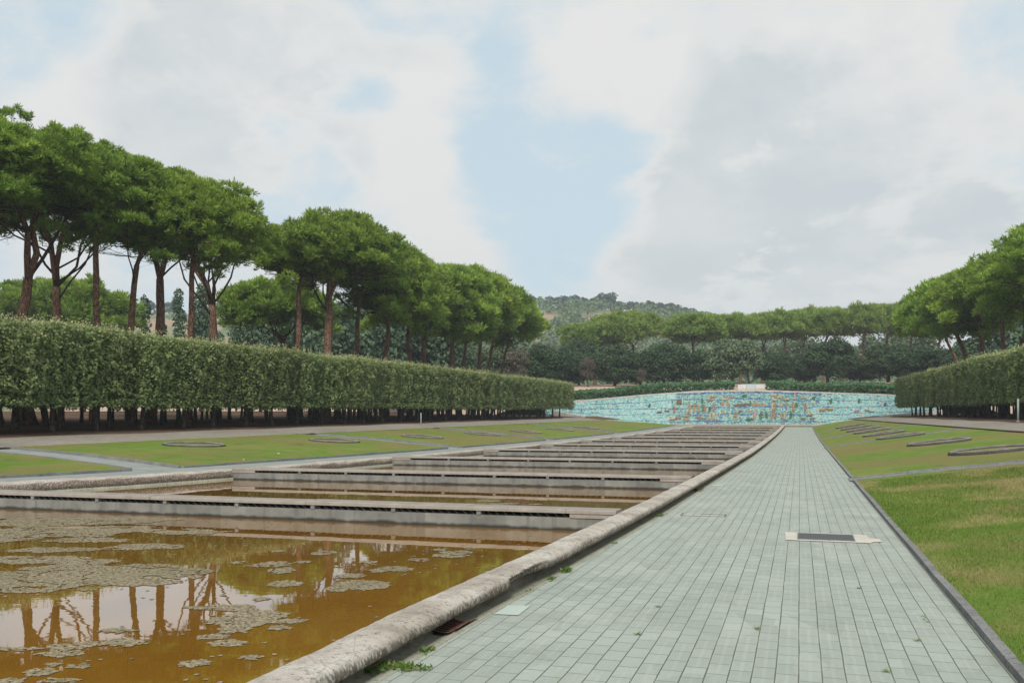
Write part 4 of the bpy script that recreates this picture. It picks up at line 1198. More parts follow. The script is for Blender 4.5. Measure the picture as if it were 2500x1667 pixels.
    px, py = P(820, 182); block(px, py, 30 * S + 14, 2.6, 'ochre', 'beam_figure')
    for cx, cy, w, h in ((922, 205, 22, 40), (875, 150, 20, 40), (1178, 175, 26, 60), (1250, 245, 30, 60), (1285, 240, 26, 50), (1440, 240, 22, 60), (1575, 135, 26, 30), (1690, 150, 20, 40), (1140, 120, 40, 24), (1180, 270, 60, 22), (1870, 150, 20, 34), (540, 180, 16, 30), (2035, 175, 18, 32)):
        px, py = P(cx, cy); block(px, py, w * S, h * S, 'greenfig' if cx not in (540, 2035) else 'darkfig')
    # low walls at both tips
    for (pts, lab) in ((((-29.5, 111.0), (-24.6, 106.2)), 'low pale rendered wall at the left tip of the mosaic'), (((8.2, 104.5), (15.5, 111.5)), 'low pale rendered wall at the right tip of the mosaic')):
        b = MB(); (x0, y0), (x1, y1) = pts
        n = Vector((y1 - y0, -(x1 - x0), 0)).normalized() * 0.2
        V = []
        for (x, y, zt) in ((x0, y0, 2.45), (x1, y1, 1.75)) if x0 < -20 else ((x0, y0, 1.75), (x1, y1, 2.5)):
            for s in (-1, 1):
                for z in (0.8, zt): V.append((x + n.x * s, y + n.y * s, z))
        b.add(V, [(0, 1, 3, 2), (4, 6, 7, 5), (0, 4, 5, 1), (2, 3, 7, 6), (1, 5, 7, 3)])
        tag(b.build('low_wall', M['sandwall']), lab, 'wall')
    # white site hoarding behind the top of the wall
    t = empty('hoarding', (0, 0, 0), 0, 'white corrugated metal hoarding behind the top of the mosaic', 'hoarding')
    d = 122.5
    x0, y0 = at(1694, d); x1, y1 = at(1776, d - 0.6)
    tx = Vector((x1 - x0, y1 - y0, 0)); L = tx.length; tx.normalize(); nx = Vector((tx.y, -tx.x, 0))
    npan = 4
    for k in range(npan):
        b = MB(); V = []; n = 24
        for i in range(n + 1):
            s = L * (k + i / n) / npan - (0.02 if i == n else 0)
            off = 0.035 * (1 if (i % 4) in (1, 2) else -1)
            p = Vector((x0, y0, 0)) + tx * s + nx * off
            V += [(p.x, p.y, 4.9), (p.x, p.y, 6.02 + 0.02 * (k % 2))]
        b.add(V, [(2 * i, 2 * i + 2, 2 * i + 3, 2 * i + 1) for i in range(n)])
        b.build('panel', M['hoard'] if k % 2 == 0 else M['hoard2'], t)
    b = MB()
    for k in range(npan + 1):
        p = Vector((x0, y0, 0)) + tx * (L * k / npan) - nx * 0.09
        b.box(p.x - 0.03, p.x + 0.03, p.y - 0.03, p.y + 0.03, 4.8, 6.0)
    b.build('frame', M['steel'], t)
M['hoard'] = mk_plain('white_sheet_metal', (0.62, 0.63, 0.62), 0.5, 0, 0.15, 3)
M['hoard2'] = mk_plain('bluish_sheet_metal', (0.50, 0.58, 0.60), 0.5, 0, 0.15, 3)

# ------------------------------------------------------------------ foliage
def unit(v): return v / (np.linalg.norm(v, axis=1)[:, None] + 1e-9)
def leaves(p, n, size, rg, spread=0.9, aspect=0.6):
    """rhombic leaves at p whose faces lean along n"""
    k = len(p)
    nn = unit(n + rg.randn(k, 3) * spread * 0.6)
    u = unit(np.cross(nn, rg.randn(k, 3))); v = np.cross(nn, u)
    s = (size * (0.7 + 0.6 * rg.rand(k)))[:, None]
    return np.stack([p - u * s * 0.5, p + v * s * 0.5 * aspect, p + u * s * 0.5, p - v * s * 0.5 * aspect], 1)
def sph(rg, n): return unit(rg.randn(n, 3))

def hedge_crown_mesh(seed, lush=1.0, spacing=2.6, bulge=0.0):
    rg = np.random.RandomState(seed)
    hl, hd = spacing / 2 + 0.06, 1.40
    z0, z1 = 1.18, 4.42
    Ps, Ns, Ts, Sz = [], [], [], []
    def face(n, kind):
        u = rg.rand(n); v = rg.rand(n)
        dep = rg.rand(n) ** 1.8 * 0.45
        if kind in ('front', 'back'):
            s = 1 if kind == 'front' else -1
            y = (u * 2 - 1) * hl; z = z0 + (z1 - z0) * v
            lump = (fbm(y * 1.1 + seed * 3.1, z * 1.3, seed, 3) - 0.5) * 0.75 + (fbm(y * 3.2 + seed * 3.1, z * 3.2, seed + 4, 2) - 0.5) * 0.55
            edge = np.clip((z1 - z) / 0.5, 0, 1) ** 0.5
            x = s * (hd * (0.86 + 0.14 * edge) + lump + bulge * np.cos(y / hl * PI / 2) - 0.05 * np.cos(v * PI) - dep)
            nrm = np.stack([np.full(n, s * 1.0), 0.5 * rg.randn(n), np.full(n, 0.45)], 1)
            # ragged lower hem
            z = z - np.where(v < 0.12, rg.rand(n) * 0.35 * fbm(y * 2.2, y * 0 + seed, 9, 3) * 1.4, 0)
            tint = 0.18 + 0.60 * fbm(y * 1.5 + seed, z * 1.5, seed + 2, 3) + 0.36 * (rg.rand(n) - 0.5) - 0.30 * dep / 0.45 + 0.10 * v  # deeper leaves darker, upper ones lighter: shade put into the tint
        elif kind == 'top':
            x = (u * 2 - 1) * hd; y = (v * 2 - 1) * hl
            z = z1 + (fbm(x * 1.3, y * 1.3 + seed * 2.2, seed + 1, 3) - 0.5) * 0.45 - dep * 0.6 - 0.22 * (np.abs(x) / hd) ** 3
            nrm = np.stack([0.5 * rg.randn(n), 0.5 * rg.randn(n), np.full(n, 1.0)], 1)
            tint = 0.68 + 0.30 * (rg.rand(n) - 0.4)  # top lighter for new growth and for sunlight put into the tint
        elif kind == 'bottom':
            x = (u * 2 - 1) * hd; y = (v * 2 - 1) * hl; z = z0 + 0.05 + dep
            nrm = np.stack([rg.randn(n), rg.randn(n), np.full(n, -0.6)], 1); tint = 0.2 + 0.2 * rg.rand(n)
        else:
            s = 1 if kind == 'endA' else -1
            x = (u * 2 - 1) * hd; z = z0 + (z1 - z0) * v; y = s * (hl - dep + (fbm(x, z, seed + 7, 3) - 0.5) * 0.3)
            nrm = np.stack([0.5 * rg.randn(n), np.full(n, s * 1.0), np.full(n, 0.4)], 1)
            tint = 0.30 + 0.35 * rg.rand(n)
        Ps.append(np.stack([x, y, z], 1)); Ns.append(nrm); Ts.append(np.clip(tint, 0, 0.92)); Sz.append(np.full(n, 0.125))
    face(int(3600 * lush), 'front'); face(int(1500 * lush), 'back'); face(int(2200 * lush), 'top'); face(int(500 * lush), 'bottom')
    face(int(800 * lush), 'endA'); face(int(800 * lush), 'endB')
    # inner mass: big dark-tinted leaves added to block light through the crown
    n = int(500 * lush)
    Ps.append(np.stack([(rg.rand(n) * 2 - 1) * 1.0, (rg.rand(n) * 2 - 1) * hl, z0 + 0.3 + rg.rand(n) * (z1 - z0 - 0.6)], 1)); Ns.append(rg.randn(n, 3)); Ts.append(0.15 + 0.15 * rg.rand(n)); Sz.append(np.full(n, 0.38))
    # upright shoots along the top
    n = int(190 * lush)
    bx = (rg.rand(n) * 2 - 1) * hd; by = (rg.rand(n) * 2 - 1) * hl; hh = 0.12 + 0.42 * rg.rand(n) ** 2.2
    for q in range(7):
        t = (q + 0.5) / 7
        Ps.append(np.stack([bx + 0.10 * rg.randn(n) * t + 0.02 * rg.randn(n), by + 0.10 * rg.randn(n) * t, z1 - 0.10 + hh * t], 1))
        Ns.append(np.stack([rg.randn(n), rg.randn(n), 0.4 * np.ones(n)], 1)); Ts.append(np.clip(0.78 + 0.22 * rg.rand(n), 0, 1)); Sz.append(np.full(n, 0.085))
    p = np.concatenate(Ps); nr = np.concatenate(Ns); t = np.concatenate(Ts); s = np.concatenate(Sz)
    V = leaves(p, nr, s, rg)
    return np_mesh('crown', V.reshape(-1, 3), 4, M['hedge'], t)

def hedge_trunk_mesh(seed, forked=False):
    rg = random.Random(seed)
    b = MB()
    r = rg.uniform(0.075, 0.115); lx, ly = rg.uniform(-0.14, 0.14), rg.uniform(-0.2, 0.2)
    b.tube([(0, 0, -0.25), (0.005, 0, 0.04), (lx * 0.25, ly * 0.25, 0.4), (lx * 0.7, ly * 0.7, 0.95), (lx, ly, 1.5), (lx * 1.2, ly * 1.2, 2.2)],
           [r * 1.9, r * 1.45, r * 1.08, r * 0.95, r * 0.9, r * 0.5], 9)
    for k in range(3):
        a = rg.uniform(0, 2 * PI)
        b.tube([(lx * 0.75, ly * 0.75, 1.0), (lx + 0.35 * math.cos(a), ly + 0.35 * math.sin(a), 1.45), (lx + 0.8 * math.cos(a), ly + 0.8 * math.sin(a), 2.1)], [r * 0.5, r * 0.4, r * 0.2], 6)
    me = bpy.data.meshes.new('trunk'); me.from_pydata(b.v, [], b.f); me.materials.append(M['hbark'])
    me.polygons.foreach_set('use_smooth', b.sm); me.update()
    return me

def build_hedges():
    crowns = [hedge_crown_mesh(100 + i, 1.0) for i in range(6)]
    bulged = hedge_crown_mesh(131, 1.1, 2.6, 0.35)
    back = [hedge_crown_mesh(200 + i, 0.45) for i in range(3)]
    trunks = [hedge_trunk_mesh(300 + i) for i in range(7)]
    rg = random.Random(77)
    for left in (True, False):
        ys = np.arange(19.4, 101.5, 2.6) if left else np.arange(44.5, 100.5, 2.6)
        rows = 6 if left else 4
        side = 'left' if left else 'right'
        n = len(ys)
        for row in range(rows):
            for i, y in enumerate(ys):
                yy = float(y) + rg.uniform(-0.25, 0.25) + (0.9 if row % 2 else 0)
                x, z = hedge_foot(yy, row, left)
                x += rg.uniform(-0.18, 0.18)
                if row == 0:
                    j_ = i - 3      # the first three stand outside the photo
                    if j_ < 0: lab = 'clipped hedge tree of the front row just beyond the photo\'s %s edge' % side
                    elif left: lab = 'clipped olive-green hedge tree, %s from the photo\'s left edge in the front row' % (ORD[j_])
                    else: lab = 'clipped hedge tree, %s from the photo\'s right edge in its front row' % (ORD[j_])
                    if i == n - 1: lab = 'clipped hedge tree at the %s hedge\'s far end by the mosaic' % side
                else:
                    lab = 'slim shaded hedge tree in the %s row of the %s hedge' % (ORD[row], side)
                t = empty('hedge_tree', (x, yy, z), 0, lab, 'hedge tree', 'front row of the %s hedge' % side if row == 0 else '%s row back of the %s hedge' % (ORD[row], side))
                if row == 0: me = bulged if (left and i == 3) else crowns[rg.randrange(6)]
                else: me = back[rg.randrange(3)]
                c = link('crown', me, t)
                flip = rg.random() < 0.5
                c.rotation_euler = (0, 0, 0 if left else PI)
                c.scale = (1, -1 if flip else 1, 1 + rg.uniform(-0.02, 0.02) + ((5.28 - z) / 4.42 - 1) * 0.8)
                c.location = (0, 0, 0)
                k = link('trunk', trunks[rg.randrange(7)], t)
                k.rotation_euler = (0, 0, rg.uniform(-0.4, 0.4) + (0 if left else PI))
                w = rg.uniform(0.8, 1.25); k.scale = (w, w, 1)

def needles(centers, normals, rg, L, w, k, spread=0.75):
    n = len(centers)
    p = np.repeat(centers, k, 0); d = unit(np.repeat(normals, k, 0) + rg.randn(n * k, 3) * spread)
    s = unit(np.cross(d, rg.randn(n * k, 3)))
    l_ = (L * (0.7 + 0.5 * rg.rand(n * k)))[:, None]; ww = w * 0.5
    return np.stack([p - s * ww * 0.5, p + d * l_ * 0.55 - s * ww, p + d * l_, p + d * l_ * 0.55 + s * ww], 1)

def pine_geometry(seed, d, h_base, fork, crown_off, Rr, zbot, ztop, r0, lean, nl=6, dens=1.0, kinds=None, hollow=0.55, dead=0.6, fan=False):
    """all local to the tree's foot (0,0,0). returns crown mesh, trunk mesh, limb mesh"""
    rg = np.random.RandomState(seed); rnd = random.Random(seed)
    cx, cy = crown_off
    dep = ztop - zbot
    cr0 = np.clip(0.21 * Rr, 0.62, 1.25)
    L = float(np.clip(0.0060 * d, 0.25, 1.0)); w = L * 0.17
    pr = float(np.clip(0.0072 * d, 0.33, 0.9))
    # clump centres over a lumpy dome with a hollow underside
    C = []
    n_top = int(30 * (Rr / cr0 / 4.2) ** 2 * 1.35)
    ph = rg.rand(4) * 2 * PI
    def Rm(az): return Rr * (1 + 0.13 * np.sin(2 * az + ph[0]) + 0.11 * np.sin(3 * az + ph[1]) + 0.05 * np.sin(5 * az + ph[2]))
    ga = PI * (3 - 5 ** 0.5)
    for i in range(n_top):
        q = math.sqrt((i + 0.5) / n_top); az = i * ga + rg.randn() * 0.12
        r = q * float(Rm(az)) * 0.93
        dome = math.sqrt(max(0, 1 - (q * 0.93) ** 2.2))
        z = zbot + dep * (0.30 + 0.70 * dome) - cr0 * 1.15 - pr * 1.5 - L * 0.4 + rg.randn() * cr0 * 0.36
        C.append((r * math.cos(az), r * math.sin(az), z, cr0 * (0.85 + 0.4 * rg.rand())))
    # lower skirts around the rim
    for i in range(int(n_top * hollow * 1.5)):
        az = rg.rand() * 2 * PI; q = 0.45 + 0.52 * rg.rand()
        r = q * float(Rm(az))
        z = zbot + dep * (-0.06 + 0.30 * (1 - q) / 0.55 + 0.42 * rg.rand()) + cr0 * 0.15
        C.append((r * math.cos(az), r * math.sin(az), z, cr0 * (0.7 + 0.4 * rg.rand())))
    C = np.array(C); C[:, 0] += cx; C[:, 1] += cy
    L = float(np.clip(0.0060 * d, 0.25, 1.0)); w = L * 0.17
    pr = float(np.clip(0.0072 * d, 0.33, 0.9))
    P, N, T = [], [], []
    crt = rg.rand(len(C))
    for (x, y, z, r), t in zip(C, crt):
        # every clump is a head of round puffs, every puff a burst of needle tufts
        m_ = max(5, int(dens * 8.2 * (r / pr) ** 2 * 0.26))
        u = sph(rg, m_); u[:, 2] = np.where(u[:, 2] < -0.25, np.abs(u[:, 2]), u[:, 2]); u = unit(u)
        pc = u * (r * (0.70 + 0.25 * rg.rand(m_)))[:, None] * np.array([1.12, 1.12, 0.80]) + np.array([x, y, z])
        prr = pr * (0.75 + 0.5 * rg.rand(m_)); pt = rg.rand(m_)
        n = 13
        v = sph(rg, m_ * n); v[:, 2] = np.where(v[:, 2] < -0.15, np.abs(v[:, 2]), v[:, 2]); v = unit(v + np.repeat(u, n, 0) * 0.35)
        p = np.repeat(pc, n, 0) + v * np.repeat(prr, n)[:, None] * (0.45 + 0.5 * rg.rand(m_ * n))[:, None]
        P.append(p); N.append(unit(v + np.array([0, 0, 0.45])))
        T.append(0.40 + 0.20 * (t - 0.5) + 0.22 * (np.repeat(pt, n) - 0.5) + 0.22 * (rg.rand(m_ * n) - 0.5) + 0.20 * v[:, 2])  # puff tops lighter: young tips, plus lit-top contrast put into the tint
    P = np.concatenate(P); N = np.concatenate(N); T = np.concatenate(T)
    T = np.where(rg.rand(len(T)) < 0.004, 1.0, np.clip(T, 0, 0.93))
    k = 6
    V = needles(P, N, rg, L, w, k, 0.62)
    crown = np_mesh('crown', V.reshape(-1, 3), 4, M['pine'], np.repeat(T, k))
    # trunk
    b = MB()
    fz = fork
    top = Vector((cx * 0.8, cy * 0.8, zbot + dep * 0.45))
    lx, ly = lean
    pts = []; rad = []
    nseg = 9
    for i in range(nseg + 1):
        t = i / nseg; z = -0.4 + (fz + 0.4) * t
        ex = lx * math.sin(t * PI) + cx * 0.6 * t ** 1.6; ey = ly * math.sin(t * PI) + cy * 0.6 * t ** 1.6
        pts.append((ex + rnd.uniform(-1, 1) * 0.05, ey + rnd.uniform(-1, 1) * 0.05, z))
        rad.append(r0 * (1.25 - 0.25 * min(1, t * 5)) * (1 - 0.32 * t) * rnd.uniform(0.95, 1.05))
    b.tube(pts, rad, 10)
    fk = Vector(pts[-1]); rf = rad[-1]
    lim = MB()
    tips = []
    az0 = rnd.uniform(0, 2 * PI)
    nbig = 2 if nl > 5 else 1
    bigs = []
    for j in range(nl):
        az = az0 + 2 * PI * j / nl * (1 if j >= nbig else 1.7) + rnd.uniform(-0.3, 0.3)
        big = j < nbig
        if fan and not big: start = fk.lerp(bigs[j % len(bigs)][0], rnd.uniform(0, 0.8)) if rnd.random() < 0.5 else Vector(pts[-1 - rnd.choice((0, 1, 1))])
        elif big or (len(bigs) == 0) or rnd.random() < 0.30: start = fk if big else Vector(pts[-1 - rnd.choice((0, 0, 1))])
        else:
            bb_ = rnd.choice(bigs); start = bb_[0].lerp(bb_[1], rnd.uniform(0.55, 0.98))
        q = rnd.uniform(0.42, 0.70) * (0.45 if big else 1.0) * (1.25 if fan else 1)
        end = Vector((cx + q * Rr * math.cos(az), cy + q * Rr * math.sin(az), zbot + dep * rnd.uniform(0.28, 0.48) if not big else zbot + dep * rnd.uniform(0.45, 0.60)))
        ln = (end - start).length
        mid = start.lerp(end, 0.5) + Vector((0, 0, -0.07 * ln)) + Vector((rnd.uniform(-.09, .09) * ln, rnd.uniform(-.09, .09) * ln, 0))
        q1 = start.lerp(mid, 0.5) + Vector((rnd.uniform(-.05, .05) * ln, rnd.uniform(-.05, .05) * ln, 0)); q2 = mid.lerp(end, 0.5) + Vector((rnd.uniform(-.05, .05) * ln, rnd.uniform(-.05, .05) * ln, 0.05))
        ra = rf * (0.80 if big else rnd.uniform(0.26, 0.42))
        (b if big else lim).tube([start, q1, mid, q2, end], [ra, ra * 0.92, ra * 0.8, ra * 0.62, ra * 0.4], 8 if big else 6)
        if big: bigs.append((mid, end))
        tips += [(mid, ra * 0.7), (q2, ra * 0.55), (end, ra * 0.42)]
    for (x, y, z, r) in C:
        p = Vector((x, y, z - r * 0.25))
        s, rs = min(tips, key=lambda q: (q[0] - p).length + (2.5 if q[0].z > p.z + 0.5 else 0))
        m1 = s.lerp(p, 0.5) + Vector((rnd.uniform(-.25, .25), rnd.uniform(-.25, .25), -0.05 * (p - s).length + rnd.uniform(-.2, .15)))
        ra = min(rs * 0.6, 0.05 + 0.004 * Rr)
        lim.tube([s, s.lerp(m1, 0.5), m1, p], [ra, ra * 0.8, ra * 0.6, ra * 0.3], 5, cap=False)
        # bare twigs seen from underneath
        for _ in range(int(round(6 * dead))):
            q = m1.lerp(p, rnd.random()); e = q + Vector((rnd.gauss(0, 0.7), rnd.gauss(0, 0.7), rnd.uniform(-0.4, 0.5)))
            lim.tube([q, q.lerp(e, 0.5) + Vector((rnd.gauss(0, .1), rnd.gauss(0, .1), rnd.gauss(0, .1))), e], [ra * 0.34, ra * 0.25, ra * 0.1], 3, cap=False)
    def me_of(bb, nm, mat):
        me = bpy.data.meshes.new(nm); me.from_pydata(bb.v, [], bb.f); me.materials.append(mat)
        me.polygons.foreach_set('use_smooth', bb.sm); me.update(); return me
    return crown, me_of(b, 'trunk', M['bark']), me_of(lim, 'limbs', M['limb'])

def ground_z(x, y):
    left = x < AX
    if y < 113:
        o = abs(x - AX) - (float(hw(y)) - 2.9)
        return float(zside(max(o, 0), y, left))
    q = math.hypot(x - EXC[0], y - EXC[1]) - EXR
    return float(np.interp(q, [0, 3, 6, 12, 40, 80], [4.5, 5.2, 5.75, 6.1, 7.4, 8]))

def pine(label, px, d, cpx, hwpx, top, bot, seed, r0=0.30, lean=(0.2, 0.1), fork=None, nl=6, group='stone pines behind the left hedge', dens=1.0, hollow=0.55, cdd=0.0, fan=False):
    x, y = at(px, d); z = ground_z(x, y)
    cx, cy = at(cpx, d + cdd)
    Rr = hwpx * d / FPX
    zb, zt = zat(bot, d) - z, zat(top, d) - z
    fz = (zat(fork, d) - z) if fork else zb - 0.05 * (zt - zb)
    # leans are given as seen: first across the picture, then away from it
    r0 *= 0.86
    lean = (lean[0] * 1.5, lean[1])
    lw = (lean[0] * CT - lean[1] * ST, lean[0] * ST + lean[1] * CT)
    g = pine_geometry(seed, d, z, fz, (cx - x, cy - y), Rr, zb, zt, r0, lw, nl, dens, hollow=hollow, fan=fan)
    t = empty('stone_pine', (x, y, z), 0, label, 'pine tree', group)
    link('trunk', g[1], t); link('limbs', g[2], t); link('crown', g[0], t)
    return t

def build_pines():
    #     label, trunk px, d, crown px, half width px, top, bottom, seed, r0, lean, fork py
    pine('stone pine cut off by the left edge of the photo, only its crown reaching in', -130, 43, -120, 200, 215, 500, 1, 0.33)
    pine('stone pine standing wholly beyond the left edge of the photo', -370, 42, -360, 200, 200, 500, 22, 0.33)
    pine('tallest stone pine with a leaning forked red trunk at the left edge', 72, 46, 62, 215, 262, 512, 2, 0.40, (-0.35, 0.1), 640)
    pine('dark-trunked stone pine low forking behind the tallest pine', 132, 60, 128, 225, 318, 560, 3, 0.40, (0.1, 0), 660, 9, fan=True)
    pine('stone pine with a straight thin trunk, just right of the tallest pine', 216, 48, 222, 150, 312, 592, 4, 0.235, (0.05, 0), 540, 5)
    pine('stone pine with a slightly bowed trunk beside the forked red one', 302, 50, 322, 128, 340, 615, 5, 0.26, (-0.12, 0), 610, 5)
    pine('stone pine with a stout forked red trunk spreading two arms', 345, 52, 385, 150, 372, 615, 6, 0.36, (0.15, 0.1), 640, 6)
    pine('stone pine with a very straight slender red trunk before the fan-branched one', 432, 51, 452, 150, 395, 622, 7, 0.23, (0.03, 0), 590, 5)
    pine('fan-branched dark stone pine whose limbs spread wide over the gap of sky', 498, 66, 482, 108, 415, 605, 8, 0.40, (0.0, 0.1), 700, 13, hollow=0.3, fan=True)
    pine('stone pine with a thin pale trunk left of the thick-forked one', 683, 62, 690, 92, 500, 665, 9, 0.25, (0.02, 0), 655, 5)
    pine('stone pine with a thick straight trunk forking into a V under a broad dome', 748, 63, 762, 155, 474, 655, 10, 0.40, (0.03, 0), 690, 7)
    pine('low wide dark stone pine spreading beneath the broad dome', 710, 84, 628, 118, 622, 775, 11, 0.34, (0.5, 0), 800, 9, hollow=0.9, fan=True)
    pine('leaning stone pine just right of the V-forked pine', 838, 70, 812, 135, 500, 735, 12, 0.27, (-0.25, 0), 720, 5)
    pine('second stone pine right of the V-forked pine, tilting right', 883, 72, 898, 105, 535, 760, 13, 0.29, (-0.15, 0), 760, 5)
    pine('stone pine third to the right of the V-forked pine with a dark bent trunk', 938, 78, 935, 92, 560, 775, 14, 0.30, (0.15, 0), 770, 5)
    pine('stone pine with a pair of stout limbs at the middle of the row', 962, 82, 985, 95, 582, 780, 15, 0.36, (0.05, 0), 780, 6)
    pine('stone pine with a thick right-leaning trunk above the middle of the hedge', 1030, 85, 1045, 88, 590, 785, 16, 0.34, (0.1, 0), 780, 5)
    pine('stone pine with a thin right-leaning trunk beside the thick leaning one', 1052, 90, 1082, 80, 600, 790, 17, 0.22, (0.1, 0), 780, 5)
    pine('stone pine with twin reddish trunks toward the far end of the row', 1085, 92, 1115, 78, 614, 795, 18, 0.30, (0.2, 0), 790, 5)
    pine('second last stone pine of the left row with a straight dark trunk', 1110, 97, 1150, 72, 640, 795, 19, 0.27, (0.0, 0), 780, 5)
    pine('last small stone pine of the left row with a crooked forked trunk', 1126, 102, 1190, 52, 672, 800, 20, 0.20, (0.2, 0), 800, 5)
    pine('round bright green stone pine standing farther back between the left trunks', 190, 100, 150, 140, 625, 770, 21, 0.35, (0.2, 0), 760, 6, hollow=0.9)
    g = 'stone pines behind the right hedge'
    pine('nearest stone pine on the right, its crown leaving the photo', 2450, 58, 2455, 135, 462, 730, 31, 0.33, (0.1, 0), 700, 6, g)
    pine('stone pine at the right edge with a dark straight trunk', 2346, 65, 2365, 122, 525, 750, 32, 0.31, (0.05, 0), 720, 6, g)
    pine('stone pine with a thin twin trunk just inside the right edge', 2306, 72, 2296, 105, 560, 760, 33, 0.24, (0.02, 0), 720, 5, g)
    pine('stone pine with a knotty upright trunk in the middle of the right group', 2262, 78, 2240, 98, 592, 778, 34, 0.29, (0.05, 0), 740, 6, g)
    pine('stone pine with a curved trunk arching left at the left of the right group', 2225, 84, 2170, 92, 618, 790, 35, 0.30, (0.35, 0), 755, 7, g, fan=True)
    pine('leftmost low stone pine of the right group leaning over the holm oaks', 2238, 92, 2122, 56, 655, 800, 36, 0.22, (-0.1, 0), 770, 5, g)

    # umbrella pines beyond the mosaic: four grown once, then copied with their own size and turn
    protos = []
    for i in range(4):
        g_ = pine_geometry(60 + i, 150, 0, 6.8, (0.4 - 0.3 * i, 0.3 * i), 4.9, 8.1, 13.4, 0.30, (0.3 - 0.2 * i, 0.1), 6 + i % 3, 0.9, hollow=0.6, dead=0.4)
        g_[0].materials[0] = M['pine_far']
        protos.append(g_)
    rows = [(1366, 150, 735, 62, 2, 'low wide umbrella pine with a leaning bare trunk, leftmost beyond the mosaic'), (1412, 148, 716, 58, 0, 'umbrella pine second from the left beyond the mosaic'), (1462, 152, 708, 56, 3, 'umbrella pine at the right of the left cluster before the hill'),
            (1590, 146, 714, 60, 0, 'umbrella pine on one straight trunk at the left end of the long far row'), (1645, 152, 722, 52, 1, 'umbrella pine second in the long far row'), (1700, 150, 711, 52, 2, 'umbrella pine third in the long far row'),
            (1752, 153, 712, 50, 3, 'umbrella pine fourth in the long far row'), (1800, 150, 705, 52, 0, 'umbrella pine fifth in the long far row'), (1845, 154, 706, 48, 1, 'umbrella pine sixth in the long far row'),
            (1890, 150, 700, 52, 2, 'umbrella pine seventh in the long far row'), (1935, 153, 699, 50, 3, 'umbrella pine eighth in the long far row, above the hoarding\'s right'), (1985, 148, 697, 54, 1, 'umbrella pine with open spreading limbs, ninth in the far row'),
            (2038, 150, 690, 56, 0, 'umbrella pine tenth in the long far row'), (2092, 152, 686, 54, 2, 'umbrella pine at the right end of the far row, touching the right group'), (2150, 156, 690, 54, 3, 'umbrella pine half hidden behind the right group of pines')]
    rg = random.Random(9)
    for (px, d, top, hwp, k, lab) in rows:
        x, y = at(px, d); z = ground_z(x, y)
        t = empty('umbrella_pine', (x, y, z), rg.uniform(0, 6.28), lab, 'pine tree', 'umbrella pines beyond the mosaic')
        s = hwp * d / FPX / 4.6; sz = (zat(top, d) - z) / 13.4
        t.scale = (s, s, sz)
        link('trunk', protos[k][1], t); link('limbs', protos[k][2], t); link('crown', protos[k][0], t)

def leafy_geometry(seed, rx, rz, zc, size, mat, nclump=34, per=70, low=-0.7, trunk_r=0.2, cyl=False, bark='limb', trunk_top=None):
    rg = np.random.RandomState(seed); rnd = random.Random(seed)
    P, N, T = [], [], []
    for i in range(nclump):
        u = sph(rg, 1)[0]
        if u[2] < low: u[2] = -u[2] * 0.5
        q = 0.62 + 0.30 * rg.rand()
        if cyl:
            zz = rg.rand(); az = rg.rand() * 2 * PI
            wid = math.sin(min(1, (1 - zz) * 1.35 + 0.04) * PI / 2) * (0.65 + 0.35 * min(1, zz * 4))
            c = np.array([rx * 0.7 * wid * math.cos(az), rx * 0.7 * wid * math.sin(az), zc - rz + 2 * rz * zz]); cr = rx * 0.42
        else:
            c = np.array([u[0] * rx * q, u[1] * rx * q, zc + u[2] * rz * q]); cr = rx * (0.24 + 0.14 * rg.rand())
        v = sph(rg, per); v[:, 2] = np.where(v[:, 2] < -0.5, -v[:, 2], v[:, 2])
        P.append(c + v * cr * (0.7 + 0.35 * rg.rand(per))[:, None] * np.array([1, 1, 0.8 if not cyl else 1.4]))
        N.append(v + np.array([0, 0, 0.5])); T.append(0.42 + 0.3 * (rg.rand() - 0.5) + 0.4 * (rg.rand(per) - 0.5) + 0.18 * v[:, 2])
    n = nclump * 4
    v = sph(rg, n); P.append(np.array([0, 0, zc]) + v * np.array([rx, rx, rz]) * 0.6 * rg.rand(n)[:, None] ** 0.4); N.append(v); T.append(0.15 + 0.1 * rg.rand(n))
    P = np.concatenate(P); N = np.concatenate(N); T = np.clip(np.concatenate(T), 0, 1)
    sz = np.full(len(P), size); sz[-n:] = size * 2.2
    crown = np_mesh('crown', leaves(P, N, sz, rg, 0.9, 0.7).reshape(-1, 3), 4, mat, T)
    b = MB(); tt = trunk_top or zc
    b.tube([(0, 0, -0.5), (0.03, 0, 0.3), (rnd.uniform(-.15, .15), 0.1, tt * 0.5), (rnd.uniform(-.3, .3), 0, tt)], [trunk_r * 1.4, trunk_r, trunk_r * 0.85, trunk_r * 0.4], 8)
    for k in range(5):
        a = rnd.uniform(0, 2 * PI); h = rnd.uniform(0.35, 0.8) * tt
        b.tube([(0, 0, h), (rx * 0.25 * math.cos(a), rx * 0.25 * math.sin(a), h + 0.25 * rz), (rx * 0.6 * math.cos(a), rx * 0.6 * math.sin(a), h + 0.6 * rz)], [trunk_r * 0.5, trunk_r * 0.35, trunk_r * 0.12], 5)
    me = bpy.data.meshes.new('trunk'); me.from_pydata(b.v, [], b.f); me.materials.append(M[bark])
    me.polygons.foreach_set('use_smooth', b.sm); me.update()
    return crown, me

